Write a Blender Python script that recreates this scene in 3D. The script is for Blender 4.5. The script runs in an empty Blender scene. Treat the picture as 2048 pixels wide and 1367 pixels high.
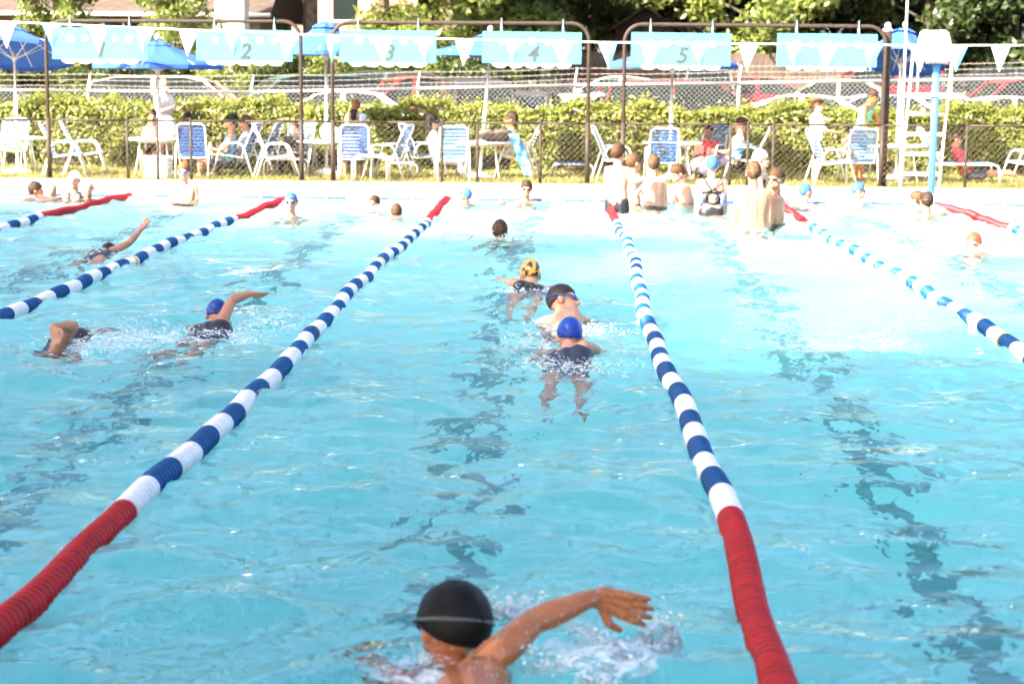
import bpy, bmesh, math, random
import numpy as np
from mathutils import Vector, Matrix
random.seed(7); RNG = np.random.default_rng(7)
SC = bpy.context.scene
COL = SC.collection
R = math.radians

# ------------------------------------------------------------------ camera
F_PX, YAW, PITCH, ROLL, CAM_H = 3574.0, .0304, .1448, .0089, 1.859
cd = bpy.data.cameras.new('camera'); cam = bpy.data.objects.new('camera', cd); COL.objects.link(cam)
cd.sensor_width = 36.0; cd.lens = F_PX / 2048 * 36; cd.clip_start = .1; cd.clip_end = 1000
cam.location = (0, 0, CAM_H)
FWD = Vector((-math.sin(YAW) * math.cos(PITCH), math.cos(YAW) * math.cos(PITCH), -math.sin(PITCH)))
RT0 = Vector((math.cos(YAW), math.sin(YAW), 0)); UP0 = RT0.cross(FWD)
RT = RT0 * math.cos(ROLL) + UP0 * math.sin(ROLL) * 1.0
UP = RT.cross(FWD)
cam.matrix_world = Matrix(((RT.x, UP.x, -FWD.x, 0), (RT.y, UP.y, -FWD.y, 0), (RT.z, UP.z, -FWD.z, CAM_H), (0, 0, 0, 1)))
cd.dof.use_dof = True; cd.dof.focus_distance = 13.5; cd.dof.aperture_fstop = 3.2
SC.camera = cam

# ------------------------------------------------------------------ light
SUN_EL, SUN_AZ = R(34), math.atan2(-.74, -.67)          # sun stands behind the camera, to the left
SDIR = Vector((math.sin(SUN_AZ) * math.cos(SUN_EL), math.cos(SUN_AZ) * math.cos(SUN_EL), math.sin(SUN_EL)))
world = bpy.data.worlds.new('World'); SC.world = world; world.use_nodes = True
wn = world.node_tree; wn.nodes.clear()
sky = wn.nodes.new('ShaderNodeTexSky'); sky.sky_type = 'NISHITA'; sky.sun_disc = False
sky.air_density = .7; sky.dust_density = 5.0; sky.ozone_density = .6; sky.sun_elevation = SUN_EL; sky.sun_rotation = SUN_AZ
bg = wn.nodes.new('ShaderNodeBackground'); bg.inputs['Strength'].default_value = .105
wo = wn.nodes.new('ShaderNodeOutputWorld')
wn.links.new(sky.outputs[0], bg.inputs[0]); wn.links.new(bg.outputs[0], wo.inputs[0])
sl = bpy.data.lights.new('sun', 'SUN'); sl.energy = 5.0; sl.angle = R(.53); sl.color = (1, .90, .76)
sun = bpy.data.objects.new('sun', sl); COL.objects.link(sun)
sun.rotation_euler = SDIR.to_track_quat('Z', 'Y').to_euler(); sun.location = SDIR * 60
SC.view_settings.view_transform = 'Standard'; SC.view_settings.look = 'None'
SC.view_settings.gamma = 1; SC.view_settings.use_curve_mapping = False
SC.view_settings.exposure = 2.72
SC.render.engine = 'CYCLES'
cy = SC.cycles; cy.use_denoising = True; cy.use_adaptive_sampling = True; cy.adaptive_threshold = .04; cy.adaptive_min_samples = 12; cy.use_light_tree = False; cy.max_bounces = 7; cy.diffuse_bounces = 2; cy.glossy_bounces = 3
cy.transmission_bounces = 6; cy.transparent_max_bounces = 8; cy.sample_clamp_indirect = 6
cy.caustics_refractive = True; cy.caustics_reflective = False

# ------------------------------------------------------------------ pixel <-> place
def ray(px, py):
    return (FWD * F_PX + RT * (px - 1024) - UP * (py - 683.5)).normalized()
def at(px, py, Y):
    d = ray(px, py); t = Y / d.y
    return Vector((d.x * t, Y, CAM_H + d.z * t))
def wat(px, py, z=0.0):
    d = ray(px, py); t = (z - CAM_H) / d.z
    return Vector((d.x * t, d.y * t, z))

# ------------------------------------------------------------------ mesh builder
def V(*a): return Vector(a)
def mesh_np(name, v, f):
    """v (n,3), f (m,k) with k constant"""
    me = bpy.data.meshes.new(name); v = np.asarray(v, np.float32); f = np.asarray(f, np.int32)
    m, k = f.shape
    me.vertices.add(len(v)); me.vertices.foreach_set('co', v.ravel())
    me.loops.add(m * k); me.loops.foreach_set('vertex_index', f.ravel())
    me.polygons.add(m); me.polygons.foreach_set('loop_start', np.arange(0, m * k, k, dtype=np.int32))
    me.update(calc_edges=True); me.validate()
    return me
class MB:
    def __init__(s): s.v = []; s.f = []
    def add(s, vs, fs):
        o = len(s.v); s.v += [tuple(p) for p in vs]; s.f += [tuple(i + o for i in q) for q in fs]; return s
    def box(s, c, d, M=None):
        hx, hy, hz = d[0] / 2, d[1] / 2, d[2] / 2
        P = [Vector((x * hx, y * hy, z * hz)) for z in (-1, 1) for y in (-1, 1) for x in (-1, 1)]
        if M is not None: P = [M @ p for p in P]
        c = Vector(c)
        return s.add([p + c for p in P], [(0, 2, 3, 1), (4, 5, 7, 6), (0, 1, 5, 4), (2, 6, 7, 3), (0, 4, 6, 2), (1, 3, 7, 5)])
    def bbox(s, c, d, b=.01):
        """box with chamfered vertical and top edges"""
        hx, hy, hz = d[0] / 2, d[1] / 2, d[2] / 2; b = min(b, hx * .9, hy * .9, hz * .9)
        rings = []
        for z, i in ((-hz, b), (-hz + b, 0), (hz - b, 0), (hz, b)):
            rings.append([(c[0] + x, c[1] + y, c[2] + z) for x, y in ((-hx + b, -hy + i), (hx - b, -hy + i), (hx - i, -hy + b), (hx - i, hy - b), (hx - b, hy - i), (-hx + b, hy - i), (-hx + i, hy - b), (-hx + i, -hy + b))])
        return s.loft(rings)
    def loft(s, rings, cap=True, closed=True):
        n = len(rings[0]); vs = [p for r in rings for p in r]; fs = []
        for i in range(len(rings) - 1):
            for j in range(n if closed else n - 1):
                k = (j + 1) % n
                fs.append((i * n + j, i * n + k, (i + 1) * n + k, (i + 1) * n + j))
        if cap: fs.append(tuple(reversed(range(n)))); fs.append(tuple((len(rings) - 1) * n + j for j in range(n)))
        return s.add(vs, fs)
    def tube(s, pts, r, n=8, cap=True, closed=False, flat=1.0):
        pts = [Vector(p) for p in pts]; m = len(pts)
        rr = list(r) if hasattr(r, '__len__') else [r] * m
        rings = []; nrm = None
        for i, p in enumerate(pts):
            if closed: t = pts[(i + 1) % m] - pts[i - 1]
            else: t = pts[min(i + 1, m - 1)] - pts[max(i - 1, 0)]
            t.normalize()
            if nrm is None:
                a = Vector((0, 0, 1)) if abs(t.z) < .9 else Vector((1, 0, 0))
                nrm = (a - t * a.dot(t)).normalized()
            else:
                nrm = (nrm - t * nrm.dot(t)).normalized()
            bn = t.cross(nrm)
            rings.append([p + (nrm * math.cos(2 * math.pi * k / n) * flat + bn * math.sin(2 * math.pi * k / n)) * rr[i] for k in range(n)])
        if closed: rings.append(rings[0]); cap = False
        return s.loft(rings, cap)
    def lathe(s, prof, n=16, c=(0, 0, 0), M=None, cap=True):
        c = Vector(c); rings = []
        for r, z in prof:
            ring = [Vector((r * math.cos(2 * math.pi * k / n), r * math.sin(2 * math.pi * k / n), z)) for k in range(n)]
            if M is not None: ring = [M @ p for p in ring]
            rings.append([p + c for p in ring])
        return s.loft(rings, cap)
    def ell(s, c, rad, n=12, m=8, M=None, t0=0.0, t1=math.pi):
        prof = []
        for i in range(m + 1):
            t = t1 + (t0 - t1) * i / m
            prof.append((max(math.sin(t), .02), math.cos(t)))
        c = Vector(c); rings = []
        for r, z in prof:
            ring = [Vector((rad[0] * r * math.cos(2 * math.pi * k / n), rad[1] * r * math.sin(2 * math.pi * k / n), rad[2] * z)) for k in range(n)]
            if M is not None: ring = [M @ p for p in ring]
            rings.append([p + c for p in ring])
        return s.loft(rings)
    def cap(s, p0, r0, p1, r1, n=10):
        """tapered capsule, closed"""
        p0 = Vector(p0); p1 = Vector(p1); d = p1 - p0; L = d.length
        if L < 1e-5: return s.ell(p0, (r0, r0, r0))
        q = d.to_track_quat('Z', 'Y').to_matrix(); prof = []
        for a in (-85, -55, -25): prof.append((r0 * math.cos(R(a)), r0 * math.sin(R(a))))
        prof += [(r0, 0), (r0 * .5 + r1 * .5, L / 2), (r1, L)]
        for a in (25, 55, 85): prof.append((r1 * math.cos(R(a)), L + r1 * math.sin(R(a))))
        return s.lathe(prof, n, p0, q)
    def mesh(s, name):
        me = bpy.data.meshes.new(name); me.from_pydata(s.v, [], s.f); me.update(); return me
    def build(s, name, mat, parent=None, smooth=False, loc=None):
        return obj(name, s.mesh(name), mat, parent, smooth, loc)
def obj(name, me, mat=None, parent=None, smooth=False, loc=None):
    o = bpy.data.objects.new(name, me); COL.objects.link(o)
    if mat is not None and not me.materials: me.materials.append(mat)
    if smooth: me.polygons.foreach_set('use_smooth', np.ones(len(me.polygons), bool))
    if parent is not None: o.parent = parent
    if loc is not None: o.location = loc
    return o
def tag(o, label, cat, group=None, kind=None):
    o['label'] = label
    if cat: o['category'] = cat
    if group: o['group'] = group
    if kind: o['kind'] = kind
    return o
def thing(name, label, cat, loc=(0, 0, 0), rotz=0.0, group=None):
    o = bpy.data.objects.new(name, None); COL.objects.link(o)
    o.empty_display_size = .2; o.location = loc; o.rotation_euler = (0, 0, rotz)
    return tag(o, label, cat, group)
def copy_tree(o, parent=None):
    c = o.copy(); COL.objects.link(c); c.parent = parent
    for ch in list(o.children): copy_tree(ch, c)
    return c
def struct(o): o['kind'] = 'structure'; return o

# ------------------------------------------------------------------ materials
def new_mat(name):
    m = bpy.data.materials.new(name); m.use_nodes = True; nt = m.node_tree
    b = nt.nodes['Principled BSDF']; return m, nt, b
def N(nt, t, **kw):
    n = nt.nodes.new(t)
    for k, v in kw.items(): setattr(n, k, v)
    return n
def mat(name, col, rough=.5, var=.12, scale=6.0, metal=0.0, bump=0.0, bscale=40.0, spec=.5, sss=0.0, trans=0.0, col2=None, coat=0.0, rnd=0.0, coords='Object'):
    m, nt, b = new_mat(name); L = nt.links
    tc = N(nt, 'ShaderNodeTexCoord'); no = N(nt, 'ShaderNodeTexNoise'); no.inputs['Scale'].default_value = scale; no.inputs['Detail'].default_value = 2
    L.new(tc.outputs[coords], no.inputs['Vector'])
    ramp = N(nt, 'ShaderNodeValToRGB')
    a = [max(0, c * (1 - var)) for c in col]; z = [min(1, c * (1 + var)) for c in (col2 or col)]
    ramp.color_ramp.elements[0].position = .3; ramp.color_ramp.elements[1].position = .7
    ramp.color_ramp.elements[0].color = (*a, 1); ramp.color_ramp.elements[1].color = (*z, 1)
    L.new(no.outputs['Fac'], ramp.inputs[0])
    out = ramp.outputs[0]
    if rnd:
        oi = N(nt, 'ShaderNodeObjectInfo'); hs = N(nt, 'ShaderNodeHueSaturation')
        mr = N(nt, 'ShaderNodeMapRange'); mr.inputs['To Min'].default_value = 1 - rnd; mr.inputs['To Max'].default_value = 1 + rnd
        L.new(oi.outputs['Random'], mr.inputs[0]); L.new(mr.outputs[0], hs.inputs['Value']); L.new(out, hs.inputs['Color']); out = hs.outputs[0]
    L.new(out, b.inputs['Base Color'])
    b.inputs['Roughness'].default_value = rough; b.inputs['Metallic'].default_value = metal
    b.inputs['Specular IOR Level'].default_value = spec; b.inputs['Coat Weight'].default_value = coat
    if sss:
        b.inputs['Subsurface Weight'].default_value = sss; b.inputs['Subsurface Radius'].default_value = (.02, .008, .004); b.inputs['Subsurface Scale'].default_value = 1
    if trans: b.inputs['Transmission Weight'].default_value = trans
    if bump:
        n2 = N(nt, 'ShaderNodeTexNoise'); n2.inputs['Scale'].default_value = bscale; n2.inputs['Detail'].default_value = 2
        L.new(tc.outputs[coords], n2.inputs['Vector'])
        bp = N(nt, 'ShaderNodeBump'); bp.inputs['Strength'].default_value = bump; bp.inputs['Distance'].default_value = .02
        L.new(n2.outputs['Fac'], bp.inputs['Height']); L.new(bp.outputs[0], b.inputs['Normal'])
    return m
def leaf_mat(name, c1, c2, trans=.35, scale=.9):
    m, nt, b = new_mat(name); L = nt.links
    g = N(nt, 'ShaderNodeNewGeometry'); ramp = N(nt, 'ShaderNodeValToRGB')
    tc = N(nt, 'ShaderNodeTexCoord'); no = N(nt, 'ShaderNodeTexNoise'); no.inputs['Scale'].default_value = scale; no.inputs['Detail'].default_value = 0
    L.new(tc.outputs['Object'], no.inputs['Vector'])
    mx = N(nt, 'ShaderNodeMath', operation='ADD'); ml = N(nt, 'ShaderNodeMath', operation='MULTIPLY'); ml.inputs[1].default_value = .5
    L.new(g.outputs['Random Per Island'], ml.inputs[0]); L.new(ml.outputs[0], mx.inputs[0])
    m2 = N(nt, 'ShaderNodeMath', operation='MULTIPLY'); m2.inputs[1].default_value = .6
    L.new(no.outputs['Fac'], m2.inputs[0]); L.new(m2.outputs[0], mx.inputs[1]); L.new(mx.outputs[0], ramp.inputs[0])
    ramp.color_ramp.elements[0].position = .15; ramp.color_ramp.elements[1].position = .9
    ramp.color_ramp.elements[0].color = (*c1, 1); ramp.color_ramp.elements[1].color = (*c2, 1)
    L.new(ramp.outputs[0], b.inputs['Base Color']); b.inputs['Roughness'].default_value = .45
    tr = N(nt, 'ShaderNodeBsdfTranslucent'); ms = N(nt, 'ShaderNodeMixShader'); ms.inputs[0].default_value = trans
    hs = N(nt, 'ShaderNodeHueSaturation'); hs.inputs['Value'].default_value = 1.5; hs.inputs['Hue'].default_value = .48
    L.new(ramp.outputs[0], hs.inputs['Color']); L.new(hs.outputs[0], tr.inputs[0])
    L.new(b.outputs[0], ms.inputs[1]); L.new(tr.outputs[0], ms.inputs[2])
    L.new(ms.outputs[0], nt.nodes['Material Output'].inputs[0])
    return m

M = {}
M['white_paint'] = mat('white_paint', (.78, .78, .76), .4, .05)
M['white_plastic'] = mat('white_plastic', (.82, .82, .80), .35, .04)
M['galv'] = mat('galvanised_steel', (.50, .51, .50), .45, .12, 9, metal=.6)
M['wire'] = mat('galvanised_wire', (.24, .21, .19), .7, .12, 5)
M['bronze'] = mat('bronze_paint', (.034, .024, .018), .6, .18, 8, spec=.25)
M['bronze_wire'] = mat('bronze_wire', (.10, .08, .06), .6, .2, 8, spec=.3)
M['concrete'] = mat('deck_concrete', (.58, .55, .50), .85, .10, 1.6, bump=.25, bscale=60)
M['coping'] = mat('coping_stone', (.66, .64, .60), .7, .08, 3, bump=.2)
M['tile_blue'] = mat('blue_tile', (.05, .12, .34), .2, .3, 4, rnd=.3)
M['tile_white'] = mat('white_tile', (.75, .77, .78), .25, .06, 6)
M['floor'] = mat('pool_plaster', (.74, .82, .82), .7, .04, .7, col2=(.78, .84, .84), coords='Object')
M['stripe'] = mat('lane_stripe_paint', (.30, .36, .38), .6, .2, 3)
M['grass'] = mat('lawn', (.16, .17, .05), .9, .3, 3, col2=(.24, .22, .08))
M['asphalt'] = mat('asphalt', (.06, .058, .055), .9, .25, 1.3, bump=.3)
M['soil'] = mat('woodland_soil', (.09, .075, .045), .95, .3, .6)
M['disc_blue'] = mat('blue_float', (.003, .065, .22), .42, .15, 14, rnd=.12, spec=.25)
M['disc_white'] = mat('white_float', (.74, .75, .76), .4, .06, 14, rnd=.05)
M['disc_red'] = mat('red_float', (.42, .008, .012), .42, .16, 9, rnd=.16, spec=.3)
M['disc_yellow'] = mat('yellow_float', (.72, .47, .02), .4, .1, 9)
M['rope'] = mat('rope', (.45, .45, .42), .8, .1)
M['sign_blue'] = mat('sign_panel', (.062, .25, .33), .6, .06, 4, spec=.2)
M['sign_white'] = mat('sign_white', (.80, .82, .82), .5, .03)
M['digit'] = mat('sign_digit', (.05, .06, .06), .8, .1, spec=.1)
M['chain'] = mat('hook_chain', (.30, .45, .55), .4, .2, metal=.4)
M['flag_blue'] = mat('blue_pennant', (.10, .42, .68), .6, .06, 8)
M['flag_white'] = mat('white_pennant', (.80, .80, .80), .6, .04, 8)
M['canopy'] = mat('umbrella_canvas', (.032, .088, .36), .85, .08, 3, spec=.2)
M['ribs'] = mat('umbrella_ribs', (.55, .53, .50), .5, .08)
M['pole'] = mat('umbrella_pole', (.62, .58, .52), .5, .1)
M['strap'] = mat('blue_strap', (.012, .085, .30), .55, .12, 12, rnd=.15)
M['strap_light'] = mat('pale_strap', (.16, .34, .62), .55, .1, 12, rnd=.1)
M['frame'] = mat('chair_frame', (.78, .78, .74), .35, .05)
M['greyframe'] = mat('grey_frame', (.35, .35, .33), .5, .1)
M['table'] = mat('table_top', (.80, .79, .75), .4, .05)
M['cooler'] = mat('cooler_white', (.80, .81, .80), .4, .03)
M['cooler_lid'] = mat('cooler_lid', (.25, .38, .62), .4, .05)
M['post_blue'] = mat('blue_pedestal', (.05, .19, .46), .5, .08, 3)
M['alu'] = mat('aluminium', (.62, .61, .58), .4, .1, metal=.4)
M['rung'] = mat('ladder_rung', (.42, .37, .31), .6, .15)
M['black_rub'] = mat('black_rubber', (.015, .015, .015), .7, .2)
M['glass'] = mat('car_glass', (.012, .018, .018), .12, .2, 1.0, spec=.22)
M['chrome'] = mat('chrome', (.6, .6, .6), .2, .05, metal=1)
M['tail_red'] = mat('tail_lamp', (.55, .01, .02), .2, .1)
M['head_lamp'] = mat('head_lamp', (.7, .7, .68), .15, .05)
M['bark'] = mat('bark', (.075, .055, .04), .95, .35, 5, bump=.8, bscale=14)
M['bark_pale'] = mat('pale_bark', (.24, .18, .13), .95, .35, 5, bump=.8, bscale=14)
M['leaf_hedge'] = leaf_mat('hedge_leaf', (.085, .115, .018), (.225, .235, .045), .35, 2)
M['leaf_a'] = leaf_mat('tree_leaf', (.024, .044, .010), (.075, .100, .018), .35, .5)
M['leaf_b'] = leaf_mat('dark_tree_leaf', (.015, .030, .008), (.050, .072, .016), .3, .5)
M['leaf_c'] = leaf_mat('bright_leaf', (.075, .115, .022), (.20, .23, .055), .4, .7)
M['blade'] = leaf_mat('grass_blade', (.14, .16, .03), (.30, .27, .09), .4, 2)
M['hedge_core'] = mat('hedge_filler', (.05, .04, .02), .95, .3, 4)  # dark tone of the block that fills the hedge behind its leaves
M['roof'] = mat('shingle', (.075, .058, .048), .95, .2, 5, bump=.4, spec=.1)
M['siding'] = mat('siding', (.26, .19, .11), .8, .08, 2, spec=.2)
M['house_white'] = mat('white_wall', (.80, .77, .70), .6, .04, 2)
M['wood_fence'] = mat('weathered_wood', (.075, .052, .038), .9, .25, 5, rnd=.25)
M['eye'] = mat('eye', (.02, .015, .012), .2, .1)
M['lip'] = mat('lip', (.42, .13, .10), .4, .1)
M['gog_blue'] = mat('blue_goggle', (.02, .07, .30), .1, .1, spec=.8)
M['gog_black'] = mat('dark_goggle', (.015, .015, .02), .15, .1, spec=.8)
M['strap_grey'] = mat('goggle_strap', (.07, .08, .085), .4, .1)
def brick_mat():
    m, nt, b = new_mat('brick_wall'); t = N(nt, 'ShaderNodeTexBrick'); tc = N(nt, 'ShaderNodeTexCoord')
    t.inputs['Color1'].default_value = (.36, .15, .09, 1); t.inputs['Color2'].default_value = (.46, .22, .13, 1); t.inputs['Mortar'].default_value = (.5, .42, .34, 1)
    t.inputs['Scale'].default_value = 4.0; mp = N(nt, 'ShaderNodeMapping'); mp.inputs['Rotation'].default_value = (R(90), 0, 0)
    nt.links.new(tc.outputs['Object'], mp.inputs[0]); nt.links.new(mp.outputs[0], t.inputs['Vector']); nt.links.new(t.outputs['Color'], b.inputs['Base Color']); b.inputs['Roughness'].default_value = .9
    return m
M['brick'] = brick_mat()
def skin(name, c, wet=.38):
    return mat(name, c, wet, .10, 9, sss=.12, spec=.5, col2=tuple(min(1, x * k) for x, k in zip(c, (1.08, .98, .94))))
M['sk_pale'] = skin('pale_skin', (.47, .265, .185))
M['sk_mid'] = skin('mid_skin', (.38, .19, .115))
M['sk_tan'] = mat('tan_skin', (.36, .105, .028), .32, .16, 7, sss=.08, spec=.45, coat=.15, bump=.12, bscale=45, col2=(.42, .14, .042))
M['sk_dark'] = skin('brown_skin', (.22, .10, .055))
def cloth(c, rough=.75, var=.1, scale=10, col2=None): 
    k = 'cloth_%d_%d_%d' % tuple(int(x * 1000) for x in c) + ('b' if col2 else '')
    if k not in M: M[k] = mat('fabric', c, rough, var, scale, col2=col2)
    return M[k]
def capm(c, rough=.28, spec=.3):
    k = 'cap_%d_%d_%d' % tuple(int(x * 1000) for x in c)
    if k not in M: M[k] = mat('latex', c, rough, .12, 16, spec=spec)
    return M[k]
def hairm(c):
    k = 'hair_%d_%d_%d' % tuple(int(x * 1000) for x in c)
    if k not in M: M[k] = mat('hair', c, .6, .35, 30, bump=.5, bscale=70, spec=.2)
    return M[k]

# ================================================================== SETTING
NEAR, FAR, XL, XR = 2.9, 27.9, -9.6, 13.0           # pool edges
DZ = .10                                            # deck above water
LW, X3 = 2.528, -1.862
LANE_X = [X3 + (i - 2) * LW for i in range(6)]      # six lane lines
def floor_z(y): return -2.3 + (y - NEAR) / 25 * 1.43
def gz(y):                                          # ground height behind the deck
    pts = [(-200, .06), (31.2, .06), (38.2, .10), (44, .16), (66, 1.0), (95, 2.6), (400, 12)]
    for (a, za), (b, zb) in zip(pts, pts[1:]):
        if y <= b: return za + (zb - za) * (y - a) / (b - a)
    return 12
# pool shell
mb = MB(); ys = np.linspace(NEAR, FAR, 12)
for a, b in zip(ys, ys[1:]):
    mb.add([(XL, a, floor_z(a)), (XR, a, floor_z(a)), (XR, b, floor_z(b)), (XL, b, floor_z(b))], [(0, 1, 2, 3)])
pool_floor = struct(mb.build('pool_floor', M['floor']))
mb = MB()
for (x0, y0), (x1, y1) in (((XL, FAR), (XR, FAR)), ((XR, NEAR), (XL, NEAR)), ((XL, NEAR), (XL, FAR)), ((XR, FAR), (XR, NEAR))):
    mb.add([(x0, y0, floor_z(y0)), (x1, y1, floor_z(y1)), (x1, y1, DZ - .05), (x0, y0, DZ - .05)], [(0, 1, 2, 3)])
pool_wall = struct(mb.build('pool_wall', M['tile_white']))
# coping stones along the far edge and the other three edges
cop = bpy.data.objects.new('pool_coping', None); COL.objects.link(cop); struct(cop)
x = XL - .3; me = None
while x < XR + .3:
    m_ = MB().bbox((.445, 0, 0), (.885, .34, .07), .012)
    if me is None: me = m_.mesh('coping_stone')
    o = obj('coping_stone', me, M['coping'], cop, loc=(x, FAR + .15, DZ - .025 + random.uniform(-.002, .002))); x += .9
for (c, d) in (((XL / 2 + XR / 2, NEAR - .15, DZ - .025), (XR - XL + .6, .34, .07)), ((XL - .15, 15.4, DZ - .025), (.34, 24.6, .07)), ((XR + .15, 15.4, DZ - .025), (.34, 24.6, .07))):
    MB().bbox(c, d, .012).build('coping_edge', M['coping'], cop)
# waterline tiles on the far wall (dark blue, broken by white gaps)
tm = MB().bbox((0, 0, 0), (.30, .012, .045), .004).mesh('waterline_tile')
x = XL + .2
while x < XR:
    if random.random() < .72:
        obj('waterline_tile', tm, M['tile_blue'], pool_wall, loc=(x, FAR - .007, .028 + random.uniform(-.004, .004)))
    x += .34
# lane stripes and end crosses on the floor
mb = MB()
for i in range(-1, 8):
    X = X3 + (i - 1.5) * LW
    if X < XL + .5 or X > XR - .5: continue
    for a, b in zip(np.linspace(NEAR + 1.6, FAR - 1.6, 9)[:-1], np.linspace(NEAR + 1.6, FAR - 1.6, 9)[1:]):
        mb.add([(X - .105, a, floor_z(a) + .004), (X + .105, a, floor_z(a) + .004), (X + .105, b, floor_z(b) + .004), (X - .105, b, floor_z(b) + .004)], [(0, 1, 2, 3)])
    for y in (NEAR + 1.6, FAR - 1.88):
        for a, b in ((X - .5, X - .105), (X + .105, X + .5)):
            mb.add([(a, y, floor_z(y) + .004), (b, y, floor_z(y) + .004), (b, y + .28, floor_z(y + .28) + .004), (a, y + .28, floor_z(y + .28) + .004)], [(0, 1, 2, 3)])
struct(mb.build('lane_marking', M['stripe']))
# deck slabs
mb = MB()
def slab(x0, x1, y0, y1, nx, ny, z0=DZ - .06):
    for a, b in zip(np.linspace(x0, x1, nx + 1)[:-1], np.linspace(x0, x1, nx + 1)[1:]):
        for c, d in zip(np.linspace(y0, y1, ny + 1)[:-1], np.linspace(y0, y1, ny + 1)[1:]):
            o = MB().bbox(((a + b) / 2, (c + d) / 2, DZ - .065), (b - a - .012, d - c - .012, .13), .008).build('deck_slab', M['concrete'], deck)
deck = bpy.data.objects.new('deck', None); COL.objects.link(deck); struct(deck)
slab(XL - 6.3, XR + 6.3, FAR + .32, 31.15, 22, 2)
slab(XL - 6.3, XR + 6.3, -8, NEAR - .32, 8, 3)
slab(XL - 6.3, XL - .32, NEAR - .32, FAR + .32, 2, 8); slab(XR + .32, XR + 6.3, NEAR - .32, FAR + .32, 2, 8)
# lawn, car park, woodland ground, near ground
def sheet(name, x0, x1, y0, y1, mt, ny=10, dz=0.0):
    mb = MB(); ys = np.linspace(y0, y1, ny + 1)
    for a, b in zip(ys, ys[1:]): mb.add([(x0, a, gz(a) + dz), (x1, a, gz(a) + dz), (x1, b, gz(b) + dz), (x0, b, gz(b) + dz)], [(0, 1, 2, 3)])
    return struct(mb.build(name, mt))
sheet('lawn', -60, 60, 31.15, 38.9, M['grass'], 6)
sheet('car_park', -60, 60, 38.9, 66, M['asphalt'], 12)
sheet('ground', -400, 400, 66, 400, M['soil'], 10)
mb = MB()
for (x0, x1, y0, y1) in ((-400, -15.9, -200, 31.15), (19.3, 400, -200, 31.15), (-15.9, 19.3, -200, -8), (-400, -60, 31.15, 66), (60, 400, 31.15, 66)):
    mb.add([(x0, y0, .05), (x1, y0, .05), (x1, y1, .05 if y1 < 40 else 1.0), (x0, y1, .05 if y1 < 40 else 1.0)], [(0, 1, 2, 3)])
struct(mb.build('surrounding_ground', M['grass']))
# grass blades on the lawn strip
n = 52000
bx = RNG.uniform(-13, 13, n); by = 31.17 + RNG.random(n) ** 1.3 * 4.6; a = RNG.uniform(0, 6.28, n); h = RNG.uniform(.03, .085, n) * (1 + (RNG.random(n) > .97) * 1.0); w = .006 + .008 * RNG.random(n)
z0 = np.array([gz(y) for y in by]); le = RNG.normal(0, .03, (n, 2))
v = np.stack([np.stack([bx - w * np.cos(a), by - w * np.sin(a), z0], 1), np.stack([bx + w * np.cos(a), by + w * np.sin(a), z0], 1), np.stack([bx + le[:, 0], by + le[:, 1], z0 + h], 1)], 1).reshape(-1, 3)
go = obj('grass', mesh_np('grass', v, np.arange(3 * n).reshape(-1, 3)), M['blade']); tag(go, 'sunlit yellow green grass behind the deck and fence', 'grass', kind='stuff')

# ------------------------------------------------------------------ water
TURB = []          # (x, y, radius, strength) patches of churned water
def churn(p, r, s): TURB.append((p[0], p[1], r, s))
def water_mat():
    m, nt, b = new_mat('pool_water'); L = nt.links
    g = N(nt, 'ShaderNodeBsdfGlass'); g.inputs['IOR'].default_value = 1.33; g.inputs['Roughness'].default_value = 0.0; g.inputs['Color'].default_value = (1, 1, 1, 1)
    tc = N(nt, 'ShaderNodeTexCoord'); prev = None
    for sc, ax, dist, stg, det in ((9.0, 1.6, .013, .8, 1),):
        mp = N(nt, 'ShaderNodeMapping'); mp.inputs['Scale'].default_value = (1, ax, 1)
        n1 = N(nt, 'ShaderNodeTexNoise'); n1.inputs['Scale'].default_value = sc; n1.inputs['Detail'].default_value = det; n1.inputs['Distortion'].default_value = .8
        bp = N(nt, 'ShaderNodeBump'); bp.inputs['Strength'].default_value = stg; bp.inputs['Distance'].default_value = dist
        L.new(tc.outputs['Object'], mp.inputs[0]); L.new(mp.outputs[0], n1.inputs['Vector']); L.new(n1.outputs['Fac'], bp.inputs['Height'])
        if prev: L.new(prev.outputs[0], bp.inputs['Normal'])
        prev = bp
    L.new(prev.outputs[0], g.inputs['Normal'])
    # white water where swimmers churn it
    at_ = N(nt, 'ShaderNodeAttribute'); at_.attribute_name = 'foam'
    n3 = N(nt, 'ShaderNodeTexNoise'); n3.inputs['Scale'].default_value = 11; n3.inputs['Detail'].default_value = 4; n3.inputs['Roughness'].default_value = .72; n3.inputs['Distortion'].default_value = 1.2
    L.new(tc.outputs['Object'], n3.inputs['Vector'])
    ad = N(nt, 'ShaderNodeMath', operation='MULTIPLY_ADD'); L.new(at_.outputs['Fac'], ad.inputs[0]); ad.inputs[1].default_value = .37; L.new(n3.outputs['Fac'], ad.inputs[2])
    mr = N(nt, 'ShaderNodeMapRange'); mr.inputs['From Min'].default_value = .80; mr.inputs['From Max'].default_value = 1.0; mr.inputs['To Max'].default_value = .85; L.new(ad.outputs[0], mr.inputs[0])
    b.inputs['Base Color'].default_value = (.86, .93, .95, 1); b.inputs['Roughness'].default_value = .5
    ms = N(nt, 'ShaderNodeMixShader'); L.new(mr.outputs[0], ms.inputs[0]); L.new(g.outputs[0], ms.inputs[1]); L.new(b.outputs[0], ms.inputs[2])
    L.new(ms.outputs[0], nt.nodes['Material Output'].inputs[0])
    va = N(nt, 'ShaderNodeVolumeAbsorption'); va.inputs['Color'].default_value = (.0, .84, .84, 1); va.inputs['Density'].default_value = .225; L.new(va.outputs[0], nt.nodes['Material Output'].inputs['Volume'])
    return m
M['water'] = water_mat()
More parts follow.
